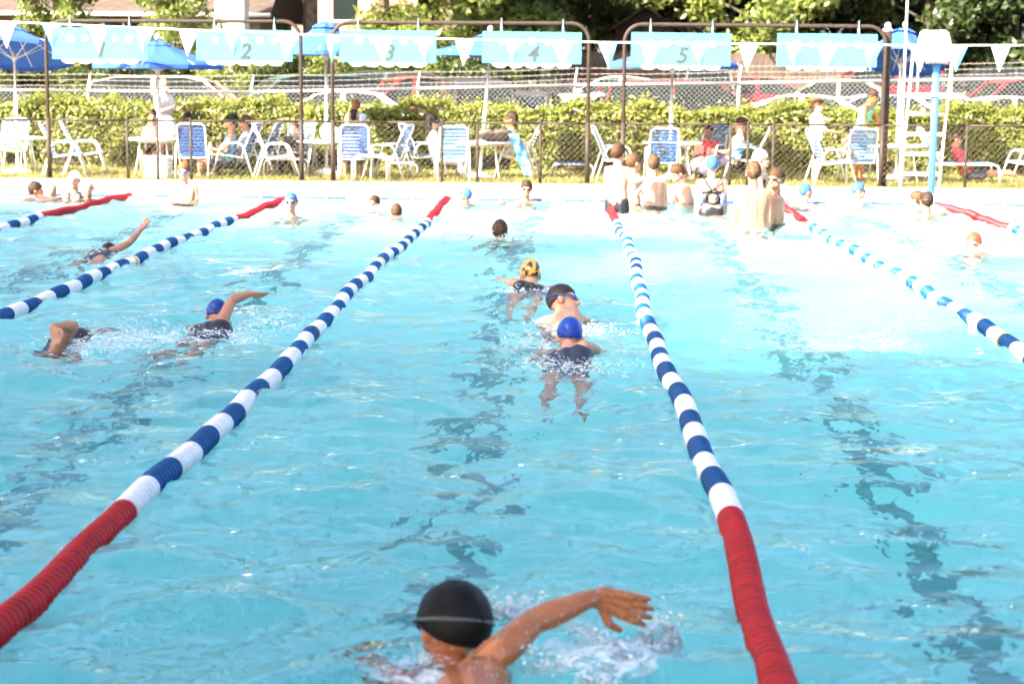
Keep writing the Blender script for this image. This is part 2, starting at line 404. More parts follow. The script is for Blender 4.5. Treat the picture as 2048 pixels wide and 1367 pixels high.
def wave_field(X, Y):
    rg = np.random.default_rng(3); Z = np.zeros_like(X)
    for lam, slope, cnt in ((2.6, .035, 7), (1.3, .065, 10), (.7, .105, 18), (.38, .12, 22), (.2, .12, 26), (.12, .045, 18)):
        for _ in range(cnt):
            l = lam * rg.uniform(.75, 1.35); k = 2 * math.pi / l; th = rg.normal(math.pi / 2, .48) if rg.random() < .82 else rg.uniform(0, 6.28)
            amp = slope / k * math.sqrt(2.0 / cnt); ph = rg.uniform(0, 6.28)
            Z += amp * np.sin(k * (X * math.cos(th) + Y * math.sin(th)) + ph + .6 * np.sin(.7 * X + .5 * Y + ph * 3))
    return Z
def make_water():
    # grid rows are closer together near the camera
    ny, nx = 900, 520
    t = np.linspace(0, 1, ny); y = NEAR + 25 * (np.exp(1.25 * t) - 1) / (math.exp(1.25) - 1)
    u = np.linspace(-1, 1, nx)
    uu = np.sign(u) * (0.62 * np.abs(u) + .38 * np.abs(u) ** 3)
    x = np.where(uu < 0, uu * -XL, uu * XR)
    X, Y = np.meshgrid(x, y); Z = wave_field(X, Y) * .95
    rg = np.random.default_rng(11); FO = np.zeros_like(Z)
    for (tx, ty, r, s) in TURB:
        g = np.exp(-((X - tx) ** 2 + (Y - ty) ** 2) / (r * r)); sel = g > .01
        xs, ysl = X[sel], Y[sel]; zz = np.zeros_like(xs)
        for _ in range(26):
            l = rg.uniform(.07, .42); k = 6.283 / l; th = rg.uniform(0, 6.28)
            zz += .16 / k * math.sqrt(2 / 26) * 2.2 * np.sin(k * (xs * math.cos(th) + ysl * math.sin(th)) + rg.uniform(0, 6.28))
        Z[sel] += s * g[sel] * zz; FO[sel] += np.minimum(s, 1) * g[sel]
    v = np.stack([X.ravel(), Y.ravel(), Z.ravel()], 1)
    i = np.arange(nx * ny).reshape(ny, nx)
    f = np.stack([i[:-1, :-1].ravel(), i[:-1, 1:].ravel(), i[1:, 1:].ravel(), i[1:, :-1].ravel()], 1)
    # sides and bottom close the body of water just outside the shell
    n0 = len(v); bz = -2.45; v = np.concatenate([v, [[XL - .02, NEAR - .02, bz], [XR + .02, NEAR - .02, bz], [XR + .02, FAR + .02, bz], [XL - .02, FAR + .02, bz]]])
    ext = [(n0, n0 + 3, n0 + 2, n0 + 1)]
    me = bpy.data.meshes.new('water'); edges = [(i[0, ::-1], n0 + 1, n0), (i[:, 0], n0, n0 + 3), (i[-1, :], n0 + 3, n0 + 2), (i[::-1, -1], n0 + 2, n0 + 1)]
    tri = []
    for row, a, b in edges:
        h = len(row) // 2
        for k_ in range(len(row) - 1): tri.append((row[k_ + 1], row[k_], a if k_ < h else b))
        tri.append((row[h], a, b))
    tri = np.array(tri); f = np.concatenate([f, np.array(ext)]); nq, ntr = len(f), len(tri)
    me.vertices.add(len(v)); me.vertices.foreach_set('co', v.astype(np.float32).ravel()); me.loops.add(nq * 4 + ntr * 3); me.loops.foreach_set('vertex_index', np.concatenate([f.ravel(), tri.ravel()]).astype(np.int32))
    me.polygons.add(nq + ntr); me.polygons.foreach_set('loop_start', np.concatenate([np.arange(nq) * 4, nq * 4 + np.arange(ntr) * 3]).astype(np.int32)); me.update(calc_edges=True)
    FO = np.concatenate([FO.ravel(), np.zeros(4)]); fa = me.attributes.new('foam', 'FLOAT', 'POINT'); fa.data.foreach_set('value', np.clip(FO, 0, 1).astype(np.float32).ravel())
    o = obj('water', me, M['water'], smooth=True); struct(o)
    return o

# ------------------------------------------------------------------ trees and shrubs
def leaf_cloud(centers, radii, n, size, seed, flat=.75):
    """n rhombic leaves gathered round clump centres"""
    rg = np.random.default_rng(seed); centers = np.asarray(centers); radii = np.asarray(radii)
    w = radii ** 2; k = rg.choice(len(centers), n, p=w / w.sum())
    d = rg.normal(size=(n, 3)); d /= np.linalg.norm(d, axis=1)[:, None]
    p = centers[k] + d * (radii[k] * (rg.random(n) ** .45))[:, None] * np.array([1, 1, flat])
    nrm = d * .6 + rg.normal(size=(n, 3)) * .6 + np.array([0, 0, .35]); nrm /= np.linalg.norm(nrm, axis=1)[:, None]
    t = np.cross(nrm, rg.normal(size=(n, 3))); t /= np.linalg.norm(t, axis=1)[:, None]; b = np.cross(nrm, t)
    s = size * rg.uniform(.6, 1.35, n)[:, None]
    v = np.stack([p - t * s, p + b * s * .5 - nrm * s * .12, p + t * s, p - b * s * .5 - nrm * s * .12], 1).reshape(-1, 3)
    return v, np.arange(4 * n).reshape(-1, 4)
def tree_meshes(seed, H, crown_r, crown_lo, n, size, trunk_r):
    rg = random.Random(seed); tm = MB(); lean = (rg.uniform(-.4, .4), rg.uniform(-.4, .4))
    top = H * .82
    tm.tube([(lean[0] * t * t, lean[1] * t * t, H * .82 * t - .1) for t in (0, .06, .25, .5, .75, 1)], [trunk_r * 1.5, trunk_r, trunk_r * .85, trunk_r * .65, trunk_r * .4, trunk_r * .15], 10)
    cs, rs = [], []
    nl = 15
    for i in range(nl):
        t = crown_lo / H + (0.8 - crown_lo / H) * (i + .5) / nl; z = H * t; a = i * 2.4 + rg.uniform(-.4, .4)
        prof = math.sin(math.pi * min(1, .18 + .8 * (t - crown_lo / H) / (1 - crown_lo / H))) ** .6
        L = crown_r * prof * rg.uniform(.7, 1.0)
        p0 = (lean[0] * t * t, lean[1] * t * t, z); p2 = (p0[0] + L * math.cos(a), p0[1] + L * math.sin(a), z + L * .25)
        pm = ((p0[0] + p2[0]) / 2, (p0[1] + p2[1]) / 2, z + L * .25)
        tm.tube([p0, pm, p2], [trunk_r * .35 * (1 - t * .6), trunk_r * .2, trunk_r * .05], 6)
        for q in (.45, .72, 1.0):
            for _ in range(2):
                cs.append((p0[0] + (p2[0] - p0[0]) * q + rg.uniform(-.5, .5), p0[1] + (p2[1] - p0[1]) * q + rg.uniform(-.5, .5), z + L * .25 * q + rg.uniform(-.4, .5))); rs.append(crown_r * rg.uniform(.16, .30))
    for _ in range(6): cs.append((lean[0] + rg.uniform(-.8, .8), lean[1] + rg.uniform(-.8, .8), H * rg.uniform(.8, .96))); rs.append(crown_r * rg.uniform(.2, .32))
    v, f = leaf_cloud(cs, rs, n, size, seed)
    return tm.mesh('trunk'), mesh_np('crown', v, f)
TREE = {}
def tree(key, label, x, y, rz, s=1.0, leaf='leaf_a', bark='bark', group=None, z=None, cat='tree', name='broadleaf_tree'):
    t, c = TREE[key]
    o = thing(name, label, cat, (x, y, gz(y) - .05 if z is None else z), rz, group); o.scale = (s, s, s)
    for nm, me, mt in (('trunk', t, M[bark]), ('crown', c, M[leaf])):
        k = nm + key + leaf + bark
        if k not in TREE: TREE[k] = me.copy(); TREE[k].materials.clear(); TREE[k].materials.append(mt)
        obj(nm, TREE[k], None, o)
    return o
TREE['tall'] = tree_meshes(1, 14.5, 4.2, 5.0, 14000, .17, .33)
TREE['low'] = tree_meshes(2, 10.0, 3.8, 1.0, 15000, .16, .24)
TREE['wide'] = tree_meshes(3, 12.5, 4.6, 2.2, 16000, .17, .36)
TREE['shade'] = tree_meshes(4, 15.0, 4.6, 6.0, 11000, .26, .35)
TREE['half'] = tree_meshes(8, 5.4, 2.3, .6, 9000, .11, .12)
TREE['bush'] = tree_meshes(5, 3.4, 1.9, .25, 9000, .085, .06)
def px_x(px, Y): return at(px, 160, Y).x
# shade trees behind and to the left of the photographer (they throw the shade over the near water)
SH = [(-22, -8), (-17.5, -6.5), (-13, -7.5), (-9, -6), (-5, -7), (-20, -2), (-15.2, -1.5), (-11.5, -.8), (-7.4, -1.6), (-3.6, -2.2), (-21, 4.5), (-17, 3), (-20.5, 9.0), (-17.4, 8.2), (-22, 13.0)]
for i, (x, y) in enumerate(SH):
    y -= 1.4
    tree('shade', 'tall leafy shade tree behind the near end of the pool, outside the picture', x, y, i * 1.3, random.uniform(.92, 1.06), 'leaf_a', group='shade trees behind the pool', z=.05)
# row of trees behind the car park
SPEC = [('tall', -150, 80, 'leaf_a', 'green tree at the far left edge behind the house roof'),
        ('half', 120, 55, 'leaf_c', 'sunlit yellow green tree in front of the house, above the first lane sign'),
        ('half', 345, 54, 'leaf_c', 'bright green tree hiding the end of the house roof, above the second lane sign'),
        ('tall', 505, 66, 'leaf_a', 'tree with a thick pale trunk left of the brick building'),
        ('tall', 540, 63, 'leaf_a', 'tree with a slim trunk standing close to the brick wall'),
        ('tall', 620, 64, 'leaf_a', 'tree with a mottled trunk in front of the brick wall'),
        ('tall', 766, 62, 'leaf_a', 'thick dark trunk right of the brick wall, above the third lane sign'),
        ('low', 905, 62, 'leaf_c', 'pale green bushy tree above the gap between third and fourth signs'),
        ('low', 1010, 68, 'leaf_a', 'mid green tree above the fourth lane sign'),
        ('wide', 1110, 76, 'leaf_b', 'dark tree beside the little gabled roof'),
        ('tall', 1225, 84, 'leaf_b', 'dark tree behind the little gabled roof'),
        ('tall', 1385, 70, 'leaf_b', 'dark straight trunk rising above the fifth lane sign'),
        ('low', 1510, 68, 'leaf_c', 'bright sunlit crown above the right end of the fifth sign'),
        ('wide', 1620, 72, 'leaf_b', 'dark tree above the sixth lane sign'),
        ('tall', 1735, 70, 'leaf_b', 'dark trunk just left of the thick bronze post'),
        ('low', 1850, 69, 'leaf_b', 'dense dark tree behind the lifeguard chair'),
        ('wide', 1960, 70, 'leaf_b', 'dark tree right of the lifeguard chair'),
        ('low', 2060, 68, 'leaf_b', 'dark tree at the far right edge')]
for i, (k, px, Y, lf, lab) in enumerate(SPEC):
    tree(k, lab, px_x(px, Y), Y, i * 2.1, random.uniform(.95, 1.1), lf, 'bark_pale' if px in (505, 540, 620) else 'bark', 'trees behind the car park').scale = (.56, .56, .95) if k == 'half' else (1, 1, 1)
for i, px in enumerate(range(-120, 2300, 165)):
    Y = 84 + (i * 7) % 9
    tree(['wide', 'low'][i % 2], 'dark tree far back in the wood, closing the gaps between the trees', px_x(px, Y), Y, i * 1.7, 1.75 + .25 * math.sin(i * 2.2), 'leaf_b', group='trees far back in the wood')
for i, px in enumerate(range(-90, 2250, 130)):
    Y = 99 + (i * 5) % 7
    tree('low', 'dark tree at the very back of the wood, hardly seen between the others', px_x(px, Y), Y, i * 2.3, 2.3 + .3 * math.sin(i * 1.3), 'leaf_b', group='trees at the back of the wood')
# bank of shrubs behind the left half of the car park
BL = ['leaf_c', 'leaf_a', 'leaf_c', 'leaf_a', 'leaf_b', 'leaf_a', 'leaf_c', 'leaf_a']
SHL = ['yellow green shrub cut off by the left edge behind the dark green car', 'dark shrub under the tipped umbrella at the left edge', 'bright shrub just left of the first frame post',
       'dark shrub below the left end of lane sign one', 'darkest shrub behind the rear of the cream people carrier', 'green shrub behind the roof of the cream people carrier', 'bright shrub below the umbrella between signs one and two',
       'dark shrub below lane sign two', 'yellow green shrub below the right end of lane sign two', 'dark shrub behind the umbrella between signs two and three', 'bright shrub behind the white car', 'dark shrub below lane sign three', 'darkest shrub at the right end of the green bank, left of the leaning umbrella']
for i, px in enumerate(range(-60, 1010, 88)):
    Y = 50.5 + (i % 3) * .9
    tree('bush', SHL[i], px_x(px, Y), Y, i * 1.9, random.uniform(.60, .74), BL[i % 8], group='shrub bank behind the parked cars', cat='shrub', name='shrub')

# ------------------------------------------------------------------ house, brick building, shed, board fence
def house():
    Y = 60; x0, x1 = px_x(-160, Y), px_x(520, Y); z0 = gz(Y)
    t = thing('house', 'low beige house with a brown shingle roof behind the trees at upper left', 'house', ((x0 + x1) / 2, Y, z0))
    w = x1 - x0; ez = at(200, 26, Y).z - z0
    MB().box((0, 3.5, ez / 2 - .05), (w, 7, ez - .1)).build('wall', M['siding'], t)
    rf = MB().add([(-w / 2 - .5, -.7, ez), (w / 2 + .5, -.7, ez), (w / 2 + .5, 3.5, ez + 2.2), (-w / 2 - .5, 3.5, ez + 2.2), (w / 2 + .5, 7.7, ez), (-w / 2 - .5, 7.7, ez), (-w / 2 - .5, -.7, ez - .12), (w / 2 + .5, -.7, ez - .12), (w / 2 + .5, 7.7, ez - .12), (-w / 2 - .5, 7.7, ez - .12)],
                  [(0, 1, 2, 3), (3, 2, 4, 5), (6, 7, 1, 0), (8, 9, 5, 4), (7, 8, 4, 2, 1), (9, 6, 0, 3, 5), (6, 9, 8, 7)]).build('roof', M['roof'], t)
    MB().tube([(-w / 2 - .5, -.78, ez - .06), (w / 2 + .5, -.78, ez - .06)], .07, 8).build('gutter', M['house_white'], rf)
    for px in (85, 250, 420):
        x = px_x(px, Y) - (x0 + x1) / 2
        wd = MB().box((x, -.02, ez - .95), (1.3, .06, 1.3)).build('window', M['glass'], t)
        f = MB()
        for dx, sx, dz, sz in ((-.68, .1, 0, 1.46), (.68, .1, 0, 1.46), (0, 1.26, .68, .1), (0, 1.26, -.68, .1), (0, .06, 0, 1.26)): f.box((x + dx, -.055, ez - .95 + dz), (sx, .05, sz))
        f.build('frame', M['house_white'], wd)
    x = px_x(466, Y - 2) - (x0 + x1) / 2
    MB().bbox((x, -2, 2.4), (.95, .9, 4.8), .03).build('porch_pier', M['house_white'], t)
house()
def brick_building():
    Y = 78; x0, x1 = px_x(535, Y), px_x(835, Y); z0 = gz(Y)
    t = thing('brick_building', 'red brick building half hidden by tree trunks above the third sign', 'building', ((x0 + x1) / 2, Y, z0)); w = x1 - x0
    MB().box((0, 4, 4), (w, 8, 8)).build('wall', M['brick'], t)
    MB().box((0, 4, 8.15), (w + .6, 8.6, .3)).build('roof', M['roof'], t)
    for px in (590, 690):
        x = px_x(px, Y) - (x0 + x1) / 2
        wd = MB().box((x, -.03, 3.5), (1.0, .08, 1.5)).build('window', M['glass'], t); MB().box((x, -.06, 2.68), (1.2, .16, .1)).build('sill', M['house_white'], wd)
brick_building()
def shed():
    Y = 74; c = at(1290, 60, Y); z0 = gz(Y); w = 2.4; ez = c.z - z0 + .1; rz = at(1290, 18, Y).z - z0
    t = thing('shed', 'small dark brown shed with a gabled roof above the gap right of the fourth sign', 'shed', (c.x, Y, z0))
    MB().loft([[(-w / 2, y, 0), (w / 2, y, 0), (w / 2, y, ez), (0, y, rz), (-w / 2, y, ez)] for y in (0, 4)]).build('wall', M['wood_fence'], t)
    r = MB()
    for s in (-1, 1): r.add([(s * (w / 2 + .25), -.3, ez - .18), (0, -.3, rz + .04), (0, 4.3, rz + .04), (s * (w / 2 + .25), 4.3, ez - .18), (s * (w / 2 + .25), -.3, ez - .08), (0, -.3, rz + .16), (0, 4.3, rz + .16), (s * (w / 2 + .25), 4.3, ez - .08)], [(0, 1, 2, 3), (4, 7, 6, 5), (0, 4, 5, 1), (2, 6, 7, 3), (0, 3, 7, 4)])
    r.build('roof', M['roof'], t)
    MB().box((0, -.03, 1.0), (.8, .05, 2.0)).build('door', M['bark'], t)
shed()
def board_fence():
    Y = 65; x0, x1 = px_x(1030, Y), px_x(1800, Y); z0 = gz(Y)
    t = thing('board_fence', 'dark weathered board fence behind the second row of cars', 'fence', (x0, Y, z0)); h = at(1300, 105, Y).z - z0
    me = MB().bbox((0, 0, h / 2), (.185, .025, h), .006).mesh('board'); n = int((x1 - x0) / .2)
    for i in range(n): obj('board', me, M['wood_fence'], t, loc=(i * .2, random.uniform(-.006, .006), random.uniform(-.03, .03)))
    for z in (.4, h - .3): MB().box((n * .1, .05, z), (n * .2, .04, .09)).build('rail', M['wood_fence'], t)
board_fence()
# ------------------------------------------------------------------ hedge
def hedge():
    y0, y1 = 35.7, 36.9; x0, x1 = -13.5, 12; L = x1 - x0; h = 1.22
    t = thing('hedge', 'long clipped yellow green hedge between the chairs and the wire fence', 'hedge', (0, y0, gz(y0)))
    rg = np.random.default_rng(5)
    MB().box(((x0 + x1) / 2, .6, .56), (L - .2, .85, 1.0)).build('core_block', M['hedge_core'], t)  # solid dark box added inside the leaves to block the view through
    n = 100000
    # leaves over the front face, the top and sprigs above
    part = rg.random(n); x = rg.uniform(x0, x1, n); lump = .09 * np.sin(x * 1.7) + .06 * np.sin(x * 4.1 + 1) + .05 * np.sin(x * 9.3)
    fr = part < .55; z = np.where(fr, rg.random(n) ** .9 * h, h + lump * .8 + rg.normal(0, .04, n)); y = np.where(fr, .03 + rg.normal(0, .06, n) + lump * .5 + .05 * np.sin(z * 7 + x * 3), rg.uniform(0, 1.2, n))
    gap = fr & (z < .28) & (np.sin(x * 2.3) + np.sin(x * 5.1 + 2) > .2); z = np.where(gap, z + .35, z)
    sp = part > .95; z = np.where(sp, h + lump + np.abs(rg.normal(0, .10, n)), z)
    p = np.stack([x, y, z], 1); nr = rg.normal(size=(n, 3)) * .7 + np.where(fr[:, None], np.array([0, -1, .4]), np.array([0, -.3, 1])); nr /= np.linalg.norm(nr, axis=1)[:, None]
    tt = np.cross(nr, rg.normal(size=(n, 3))); tt /= np.linalg.norm(tt, axis=1)[:, None]; b = np.cross(nr, tt); s = (.045 * rg.uniform(.6, 1.3, n))[:, None]
    v = np.stack([p - tt * s, p + b * s * .55, p + tt * s, p - b * s * .55], 1).reshape(-1, 3)
    o = obj('leaves', mesh_np('leaves', v, np.arange(4 * n).reshape(-1, 4)), M['leaf_hedge'], t); o['kind'] = 'stuff'
hedge()

# ================================================================== FENCES
def link_mesh(name, A, B, hA, hB, pitch, r, mt, parent, org):
    """woven diagonal wires in the upright panel over A-B"""
    A = Vector(A); B = Vector(B); L = (B - A).length; H = max(hA, hB); n = int((L + H) / pitch) + 2
    vs, fs = [], []
    def P(s, z):
        t = s / L; q = A.lerp(B, t); q.z += z / H * (hA + (hB - hA) * t); return q - org
    for i in range(n):
        for sg in (1, -1):
            s0 = -H + i * pitch
            a, b = max(s0, 0), min(s0 + H, L)
            if b - a < .01: continue
            za, zb = a - s0, b - s0
            if sg < 0: za, zb = H - za, H - zb
            p, q = P(a, za), P(b, zb); d = (q - p).normalized(); o = Vector((0, -r * .9 * sg, 0)); up = d.cross(Vector((0, 1, 0))).normalized()
            k = len(vs); off = [up * r, -up * r * .5 + Vector((0, -r * .87, 0)), -up * r * .5 + Vector((0, r * .87, 0))]
            vs += [p + o + w for w in off] + [q + o + w for w in off]
            fs += [(k, k + 1, k + 4, k + 3), (k + 1, k + 2, k + 5, k + 4), (k + 2, k, k + 3, k + 5)]
    me = mesh_np(name, [tuple(v) for v in vs], fs)
    return obj(name, me, mt, parent)
FY = 31.35
def front_fence():
    org = Vector((0, FY, DZ)); t = thing('chain_link_fence', 'low bronze chain link fence along the back of the deck', 'fence', org)
    pp = [-160, -60, 94, 254, 314, 381, 490, 600, 665, 775, 884, 955, 1081, 1173, 1246, 1355, 1462, 1497, 1548, 1660, 1770, 1935, 2080, 2200]
    top = lambda px: at(px, 238 + px * .0066, FY).z - DZ
    prev = None
    for px in pp:
        x = at(px, 240, FY).x; h = top(px)
        if px not in (94, 600, 665, 1173, 1246, 1770, 490, 775, 1355, 1660):
            p = MB().tube([(x, 0, -.1), (x, 0, h)], .026, 10).build('post', M['bronze'], t, True)
            MB().ell((x, 0, h + .015), (.032, .032, .03), 10, 6).build('cap', M['bronze'], p, True)
        if prev:
            MB().tube([(prev[0], -.0, prev[1] - .01), (x, 0, h - .01)], .020, 8).build('top_rail', M['bronze'], t, True)
            link_mesh('chain_link_mesh', (prev[0], FY - .03, DZ + .03), (x, FY - .03, DZ + .03), prev[1] - .05, h - .05, .105, .0029, M['bronze_wire'], t, org)
        prev = (x, h)
front_fence()
def back_fence():
    Y = 37.9; org = Vector((0, Y, gz(Y))); t = thing('barbed_wire_fence', 'tall galvanised chain link fence topped with three strands of barbed wire', 'fence', org)
    pp = [-190, -160, 175, 502, 835, 1150, 1478, 1800, 2110, 2200]
    def top(px):
        xs = [-200, 0, 600, 835, 1150, 1478, 1800, 2048, 2250]; ys = [178, 180, 185, 177, 170, 166, 161, 157, 154]
        return at(px, float(np.interp(px, xs, ys)), Y).z - org.z
    prev = None
    for i, px in enumerate(pp):
        x = px_x(px, Y); h = top(px)
        pf = None
        if i not in (0, 9):
            pf = MB().tube([(x, 0, -.1), (x, 0, h + .04)], .036, 10).build('post', M['galv'], t, True)
            MB().tube([(x, 0, h + .0), (x + .01, .02, h + .09), (x + .05, .06, h + .36)], [.03, .028, .02], 8).build('barb_arm', M['galv'], pf, True)
        if prev:
            n = 10; MB().tube([(prev[0], -.045, prev[1]), (x, -.045, h)], .03, 8).build('top_rail', M['galv'], t, True)
            link_mesh('chain_link_mesh', (prev[0], Y - .08, org.z + .02), (x, Y - .08, org.z + .02), prev[1] + .06, h + .06, .105, .0031, M['wire'], t, org)
            for k, dz in enumerate((.12, .23, .345)):
                pts = []; bb = MB()
                for j in range(25):
                    u = j / 24; pts.append((prev[0] + (x - prev[0]) * u, .02 + .015 * k, prev[1] + (h - prev[1]) * u + dz - .025 * math.sin(math.pi * u) + random.uniform(-.004, .004)))
                w = MB().tube(pts, .006, 5)
                for j in range(1, 24):
                    q = pts[j]; w.tube([(q[0] - .012, q[1], q[2] + .03), (q[0] + .012, q[1], q[2] - .03)], .004, 4)
                w.build('barbed_wire', M['wire'], t)
        prev = (x, h)
back_fence()
# ================================================================== LANE SIGNS
def arch(px0, px1, py0, py1, label):
    Y = FY; x0, x1 = px_x(px0, Y), px_x(px1, Y); h0, h1 = at(px0 + 40, py0, Y).z - DZ, at(px1 - 40, py1, Y).z - DZ
    t = thing('sign_frame', label, 'pipe frame', (x0, Y, DZ), 0, 'pipe frames carrying the lane signs'); w = x1 - x0; r = .30; pts = [(0, 0, -.1), (0, 0, h0 - r)]
    for a in range(15, 90, 15): pts.append((r - r * math.cos(R(a)), 0, h0 - r + r * math.sin(R(a))))
    pts += [(r, 0, h0), (w - r, 0, h1)]
    for a in range(75, 0, -15): pts.append((w - r + r * math.cos(R(a)), 0, h1 - r + r * math.sin(R(a))))
    pts += [(w, 0, h1 - r), (w, 0, -.1)]
    MB().tube(pts, .034, 12).build('pipe', M['bronze'], t, True)
    for x in (0, w):
        MB().tube([(x, 0, -.02), (x, 0, 1.06)], .043, 12).build('sleeve', M['bronze'], t, True)
        MB().lathe([(.075, -.02), (.075, .012), (.05, .02)], 12, (x, 0, 0)).build('foot_collar', M['bronze'], t)
arch(94, 602, 42, 43, 'bronze pipe arch at left, carrying the two leftmost lane signs')
arch(665, 1177, 45, 47, 'bronze pipe arch in the middle, between the other two arches')
arch(1248, 1769, 49, 53, 'bronze pipe arch at right, ending at the thick post with a ball')
def text_mesh(s, size):
    cu = bpy.data.curves.new('txt', 'FONT'); cu.body = s; cu.size = size; cu.shear = .25; cu.extrude = .003; cu.align_x = 'CENTER'; cu.align_y = 'CENTER'; cu.offset = .009
    o = bpy.data.objects.new('txt', cu); COL.objects.link(o); dg = bpy.context.evaluated_depsgraph_get()
    me = bpy.data.meshes.new_from_object(o.evaluated_get(dg)); bpy.data.objects.remove(o); me.materials.clear()
    me.transform(Matrix.Rotation(R(90), 4, 'X')); return me
SG = [(104, 296, 57, 119), (393, 585, 61, 122), (680, 872, 62, 125), (966, 1162, 65, 127), (1264, 1460, 67, 131), (1556, 1752, 69, 133)]
def signs():
    Y = FY - .05
    for i, (a, b, c, d) in enumerate(SG):
        P = at((a + b) / 2, (c + d) / 2, Y); w = (b - a) * Y / F_PX; h = (d - c) * Y / F_PX
        t = thing('lane_sign', ['lane sign with a slanted number one, leftmost of the hanging pale blue signs', 'lane sign with a slanted number two, left of the second frame post', 'lane sign with a slanted number three, hanging above the red pickup', 'lane sign with a slanted number four, in front of the leaning umbrella', 'lane sign with a slanted number five, above the maroon people carrier', 'lane sign with a slanted number six, its digit hidden behind a pennant'][i], 'sign', P, 0, 'lane signs'); t.rotation_euler = (0, R(.28 if i else .1), 0)
        MB().bbox((0, 0, 0), (w, .03, h), .006).build('panel', M['sign_blue'], t)
        sw = (w * .80) / 5; sc = MB()
        for k in range(5):
            cx = -w * .40 + sw * (k + .5); ring = []
            pr = [(cx + sw / 2 * math.cos(R(q)), -h / 2 + .002 + .075 * -math.sin(R(q))) for q in range(0, 181, 15)]
            sc.loft([[(x, y, z) for x, z in pr] for y in (-.008 - .002 * (k % 2), .006 + .002 * (k % 2))])
        sc.build('scalloped_trim', M['sign_white'], t)
        o = obj('digit', text_mesh(str(i + 1), .37), M['digit'], t, loc=(0, -.021, -h * .20)); o['label'] = 'dark slanted number %d' % (i + 1)
        sp = [(-.30, 0), (-.15, 0), (.0, .02), (.16, 0), (.31, 0)]
        for k, (u, v) in enumerate(sp):
            rr = (.062, .05, .058, .05, .06)[(k + i) % 5]
            MB().lathe([(rr, 0), (rr, .004), (rr * .96, .006)], 14, (u * w, -.0155, h * .17 + v * h), Matrix.Rotation(R(90), 3, 'X')).build('white_spot', M['sign_white'], t)
        for (u, v) in ((-.23, .03), (-.23, -.045), (.09, -.02)):
            MB().lathe([(.009, 0), (.009, .006)], 8, (u * w, -.0155, h * .17 + v), Matrix.Rotation(R(90), 3, 'X')).build('dark_dot', M['digit'], t)
        top = at((a + b) / 2, 43 + i * 1.9, FY).z - P.z
        for s in (-.31, .31):
            hk = MB().tube([(s * w, 0, h / 2 - .03), (s * w, 0, top + .10)], .006, 6)
            for q in range(4):
                z = h / 2 + .03 + q * (top - h / 2 - .03) / 4; M_ = Matrix.Rotation(R(90 if q % 2 else 0), 3, 'Z')
                hk.tube([Vector((s * w, 0, z)) + M_ @ Vector((.016 * math.cos(e), 0, .026 * math.sin(e))) for e in np.linspace(0, 6.283, 11)[:-1]], .006, 5, closed=True)
            hk.build('hook_chain', M['chain'], t)
signs()
def ball_post():
    P = at(1771, 372, FY - .12); Y = FY + .12; x = px_x(1772, Y)
    t = thing('thick_post', 'thick bronze post topped with a white ball beside lane sign 6', 'post', (x, Y, DZ)); h = at(1771, 62, Y).z - DZ
    MB().tube([(0, 0, -.1), (0, 0, h)], .072, 14).build('shaft', M['bronze'], t, True)
    c = MB().lathe([(.088, h), (.088, h + .03), (.05, h + .05)], 14).build('collar', M['white_plastic'], t)
    MB().ell((0, 0, h + .09), (.055, .055, .055), 12, 8).build('ball_finial', M['white_plastic'], t, True)
ball_post()
# pennants
def pennants():
    Y = 22.9; t = thing('pennant_line', 'white cord of blue and white triangular pennants strung across the pool', 'pennant line', (0, Y, 0))
    kx = [-300, 0, 100, 300, 600, 800, 1000, 1200, 1500, 1800, 2048, 2350]; ky = [33, 44, 48, 57, 69, 76, 81, 85, 88, 91, 91, 88]
    P = lambda px: at(px, float(np.interp(px, kx, ky)), Y) - Vector((0, Y, 0))
    MB().tube([P(x) for x in range(-300, 2351, 50)], .012, 6).build('cord', M['flag_white'], t, True)
    cs = [-80, 12, 103, 195, 290, 377, 470, 575, 668, 765, 850, 930, 1030, 1125, 1215, 1302, 1400, 1497, 1590, 1655, 1745, 1838, 1917, 2002, 2090]
    for i, x in enumerate(cs):
        a, b = P(x - 20), P(x + 20); tip = (a + b) / 2 + Vector((random.uniform(-.03, .03), random.uniform(-.06, .03), -.335)); n = 6; vs = []
        for th in (-.0015, .0015):
            for j in range(n + 1):
                u = j / n; l = a.lerp(tip, u); r = b.lerp(tip, u); bow = .02 * math.sin(math.pi * u) * random.uniform(.6, 1.2)
                vs += [l + Vector((0, th, 0)), (l + r) / 2 + Vector((0, th - bow, 0)), r + Vector((0, th, 0))]
        fs = []
        for s in (0, 1):
            o = s * 3 * (n + 1)
            for j in range(n):
                for k in (0, 1): q = (o + j * 3 + k, o + j * 3 + k + 1, o + j * 3 + k + 4, o + j * 3 + k + 3); fs.append(q if s else tuple(reversed(q)))
        MB().add(vs, fs).build('pennant', M['flag_blue' if i % 2 == 0 else 'flag_white'], t)
    for px in (-300, 2350):
        p = P(px); MB().tube([(p.x, 0, DZ - .05), (p.x, 0, p.z + .1)], .03, 10).build('stanchion', M['alu'], t)
pennants()
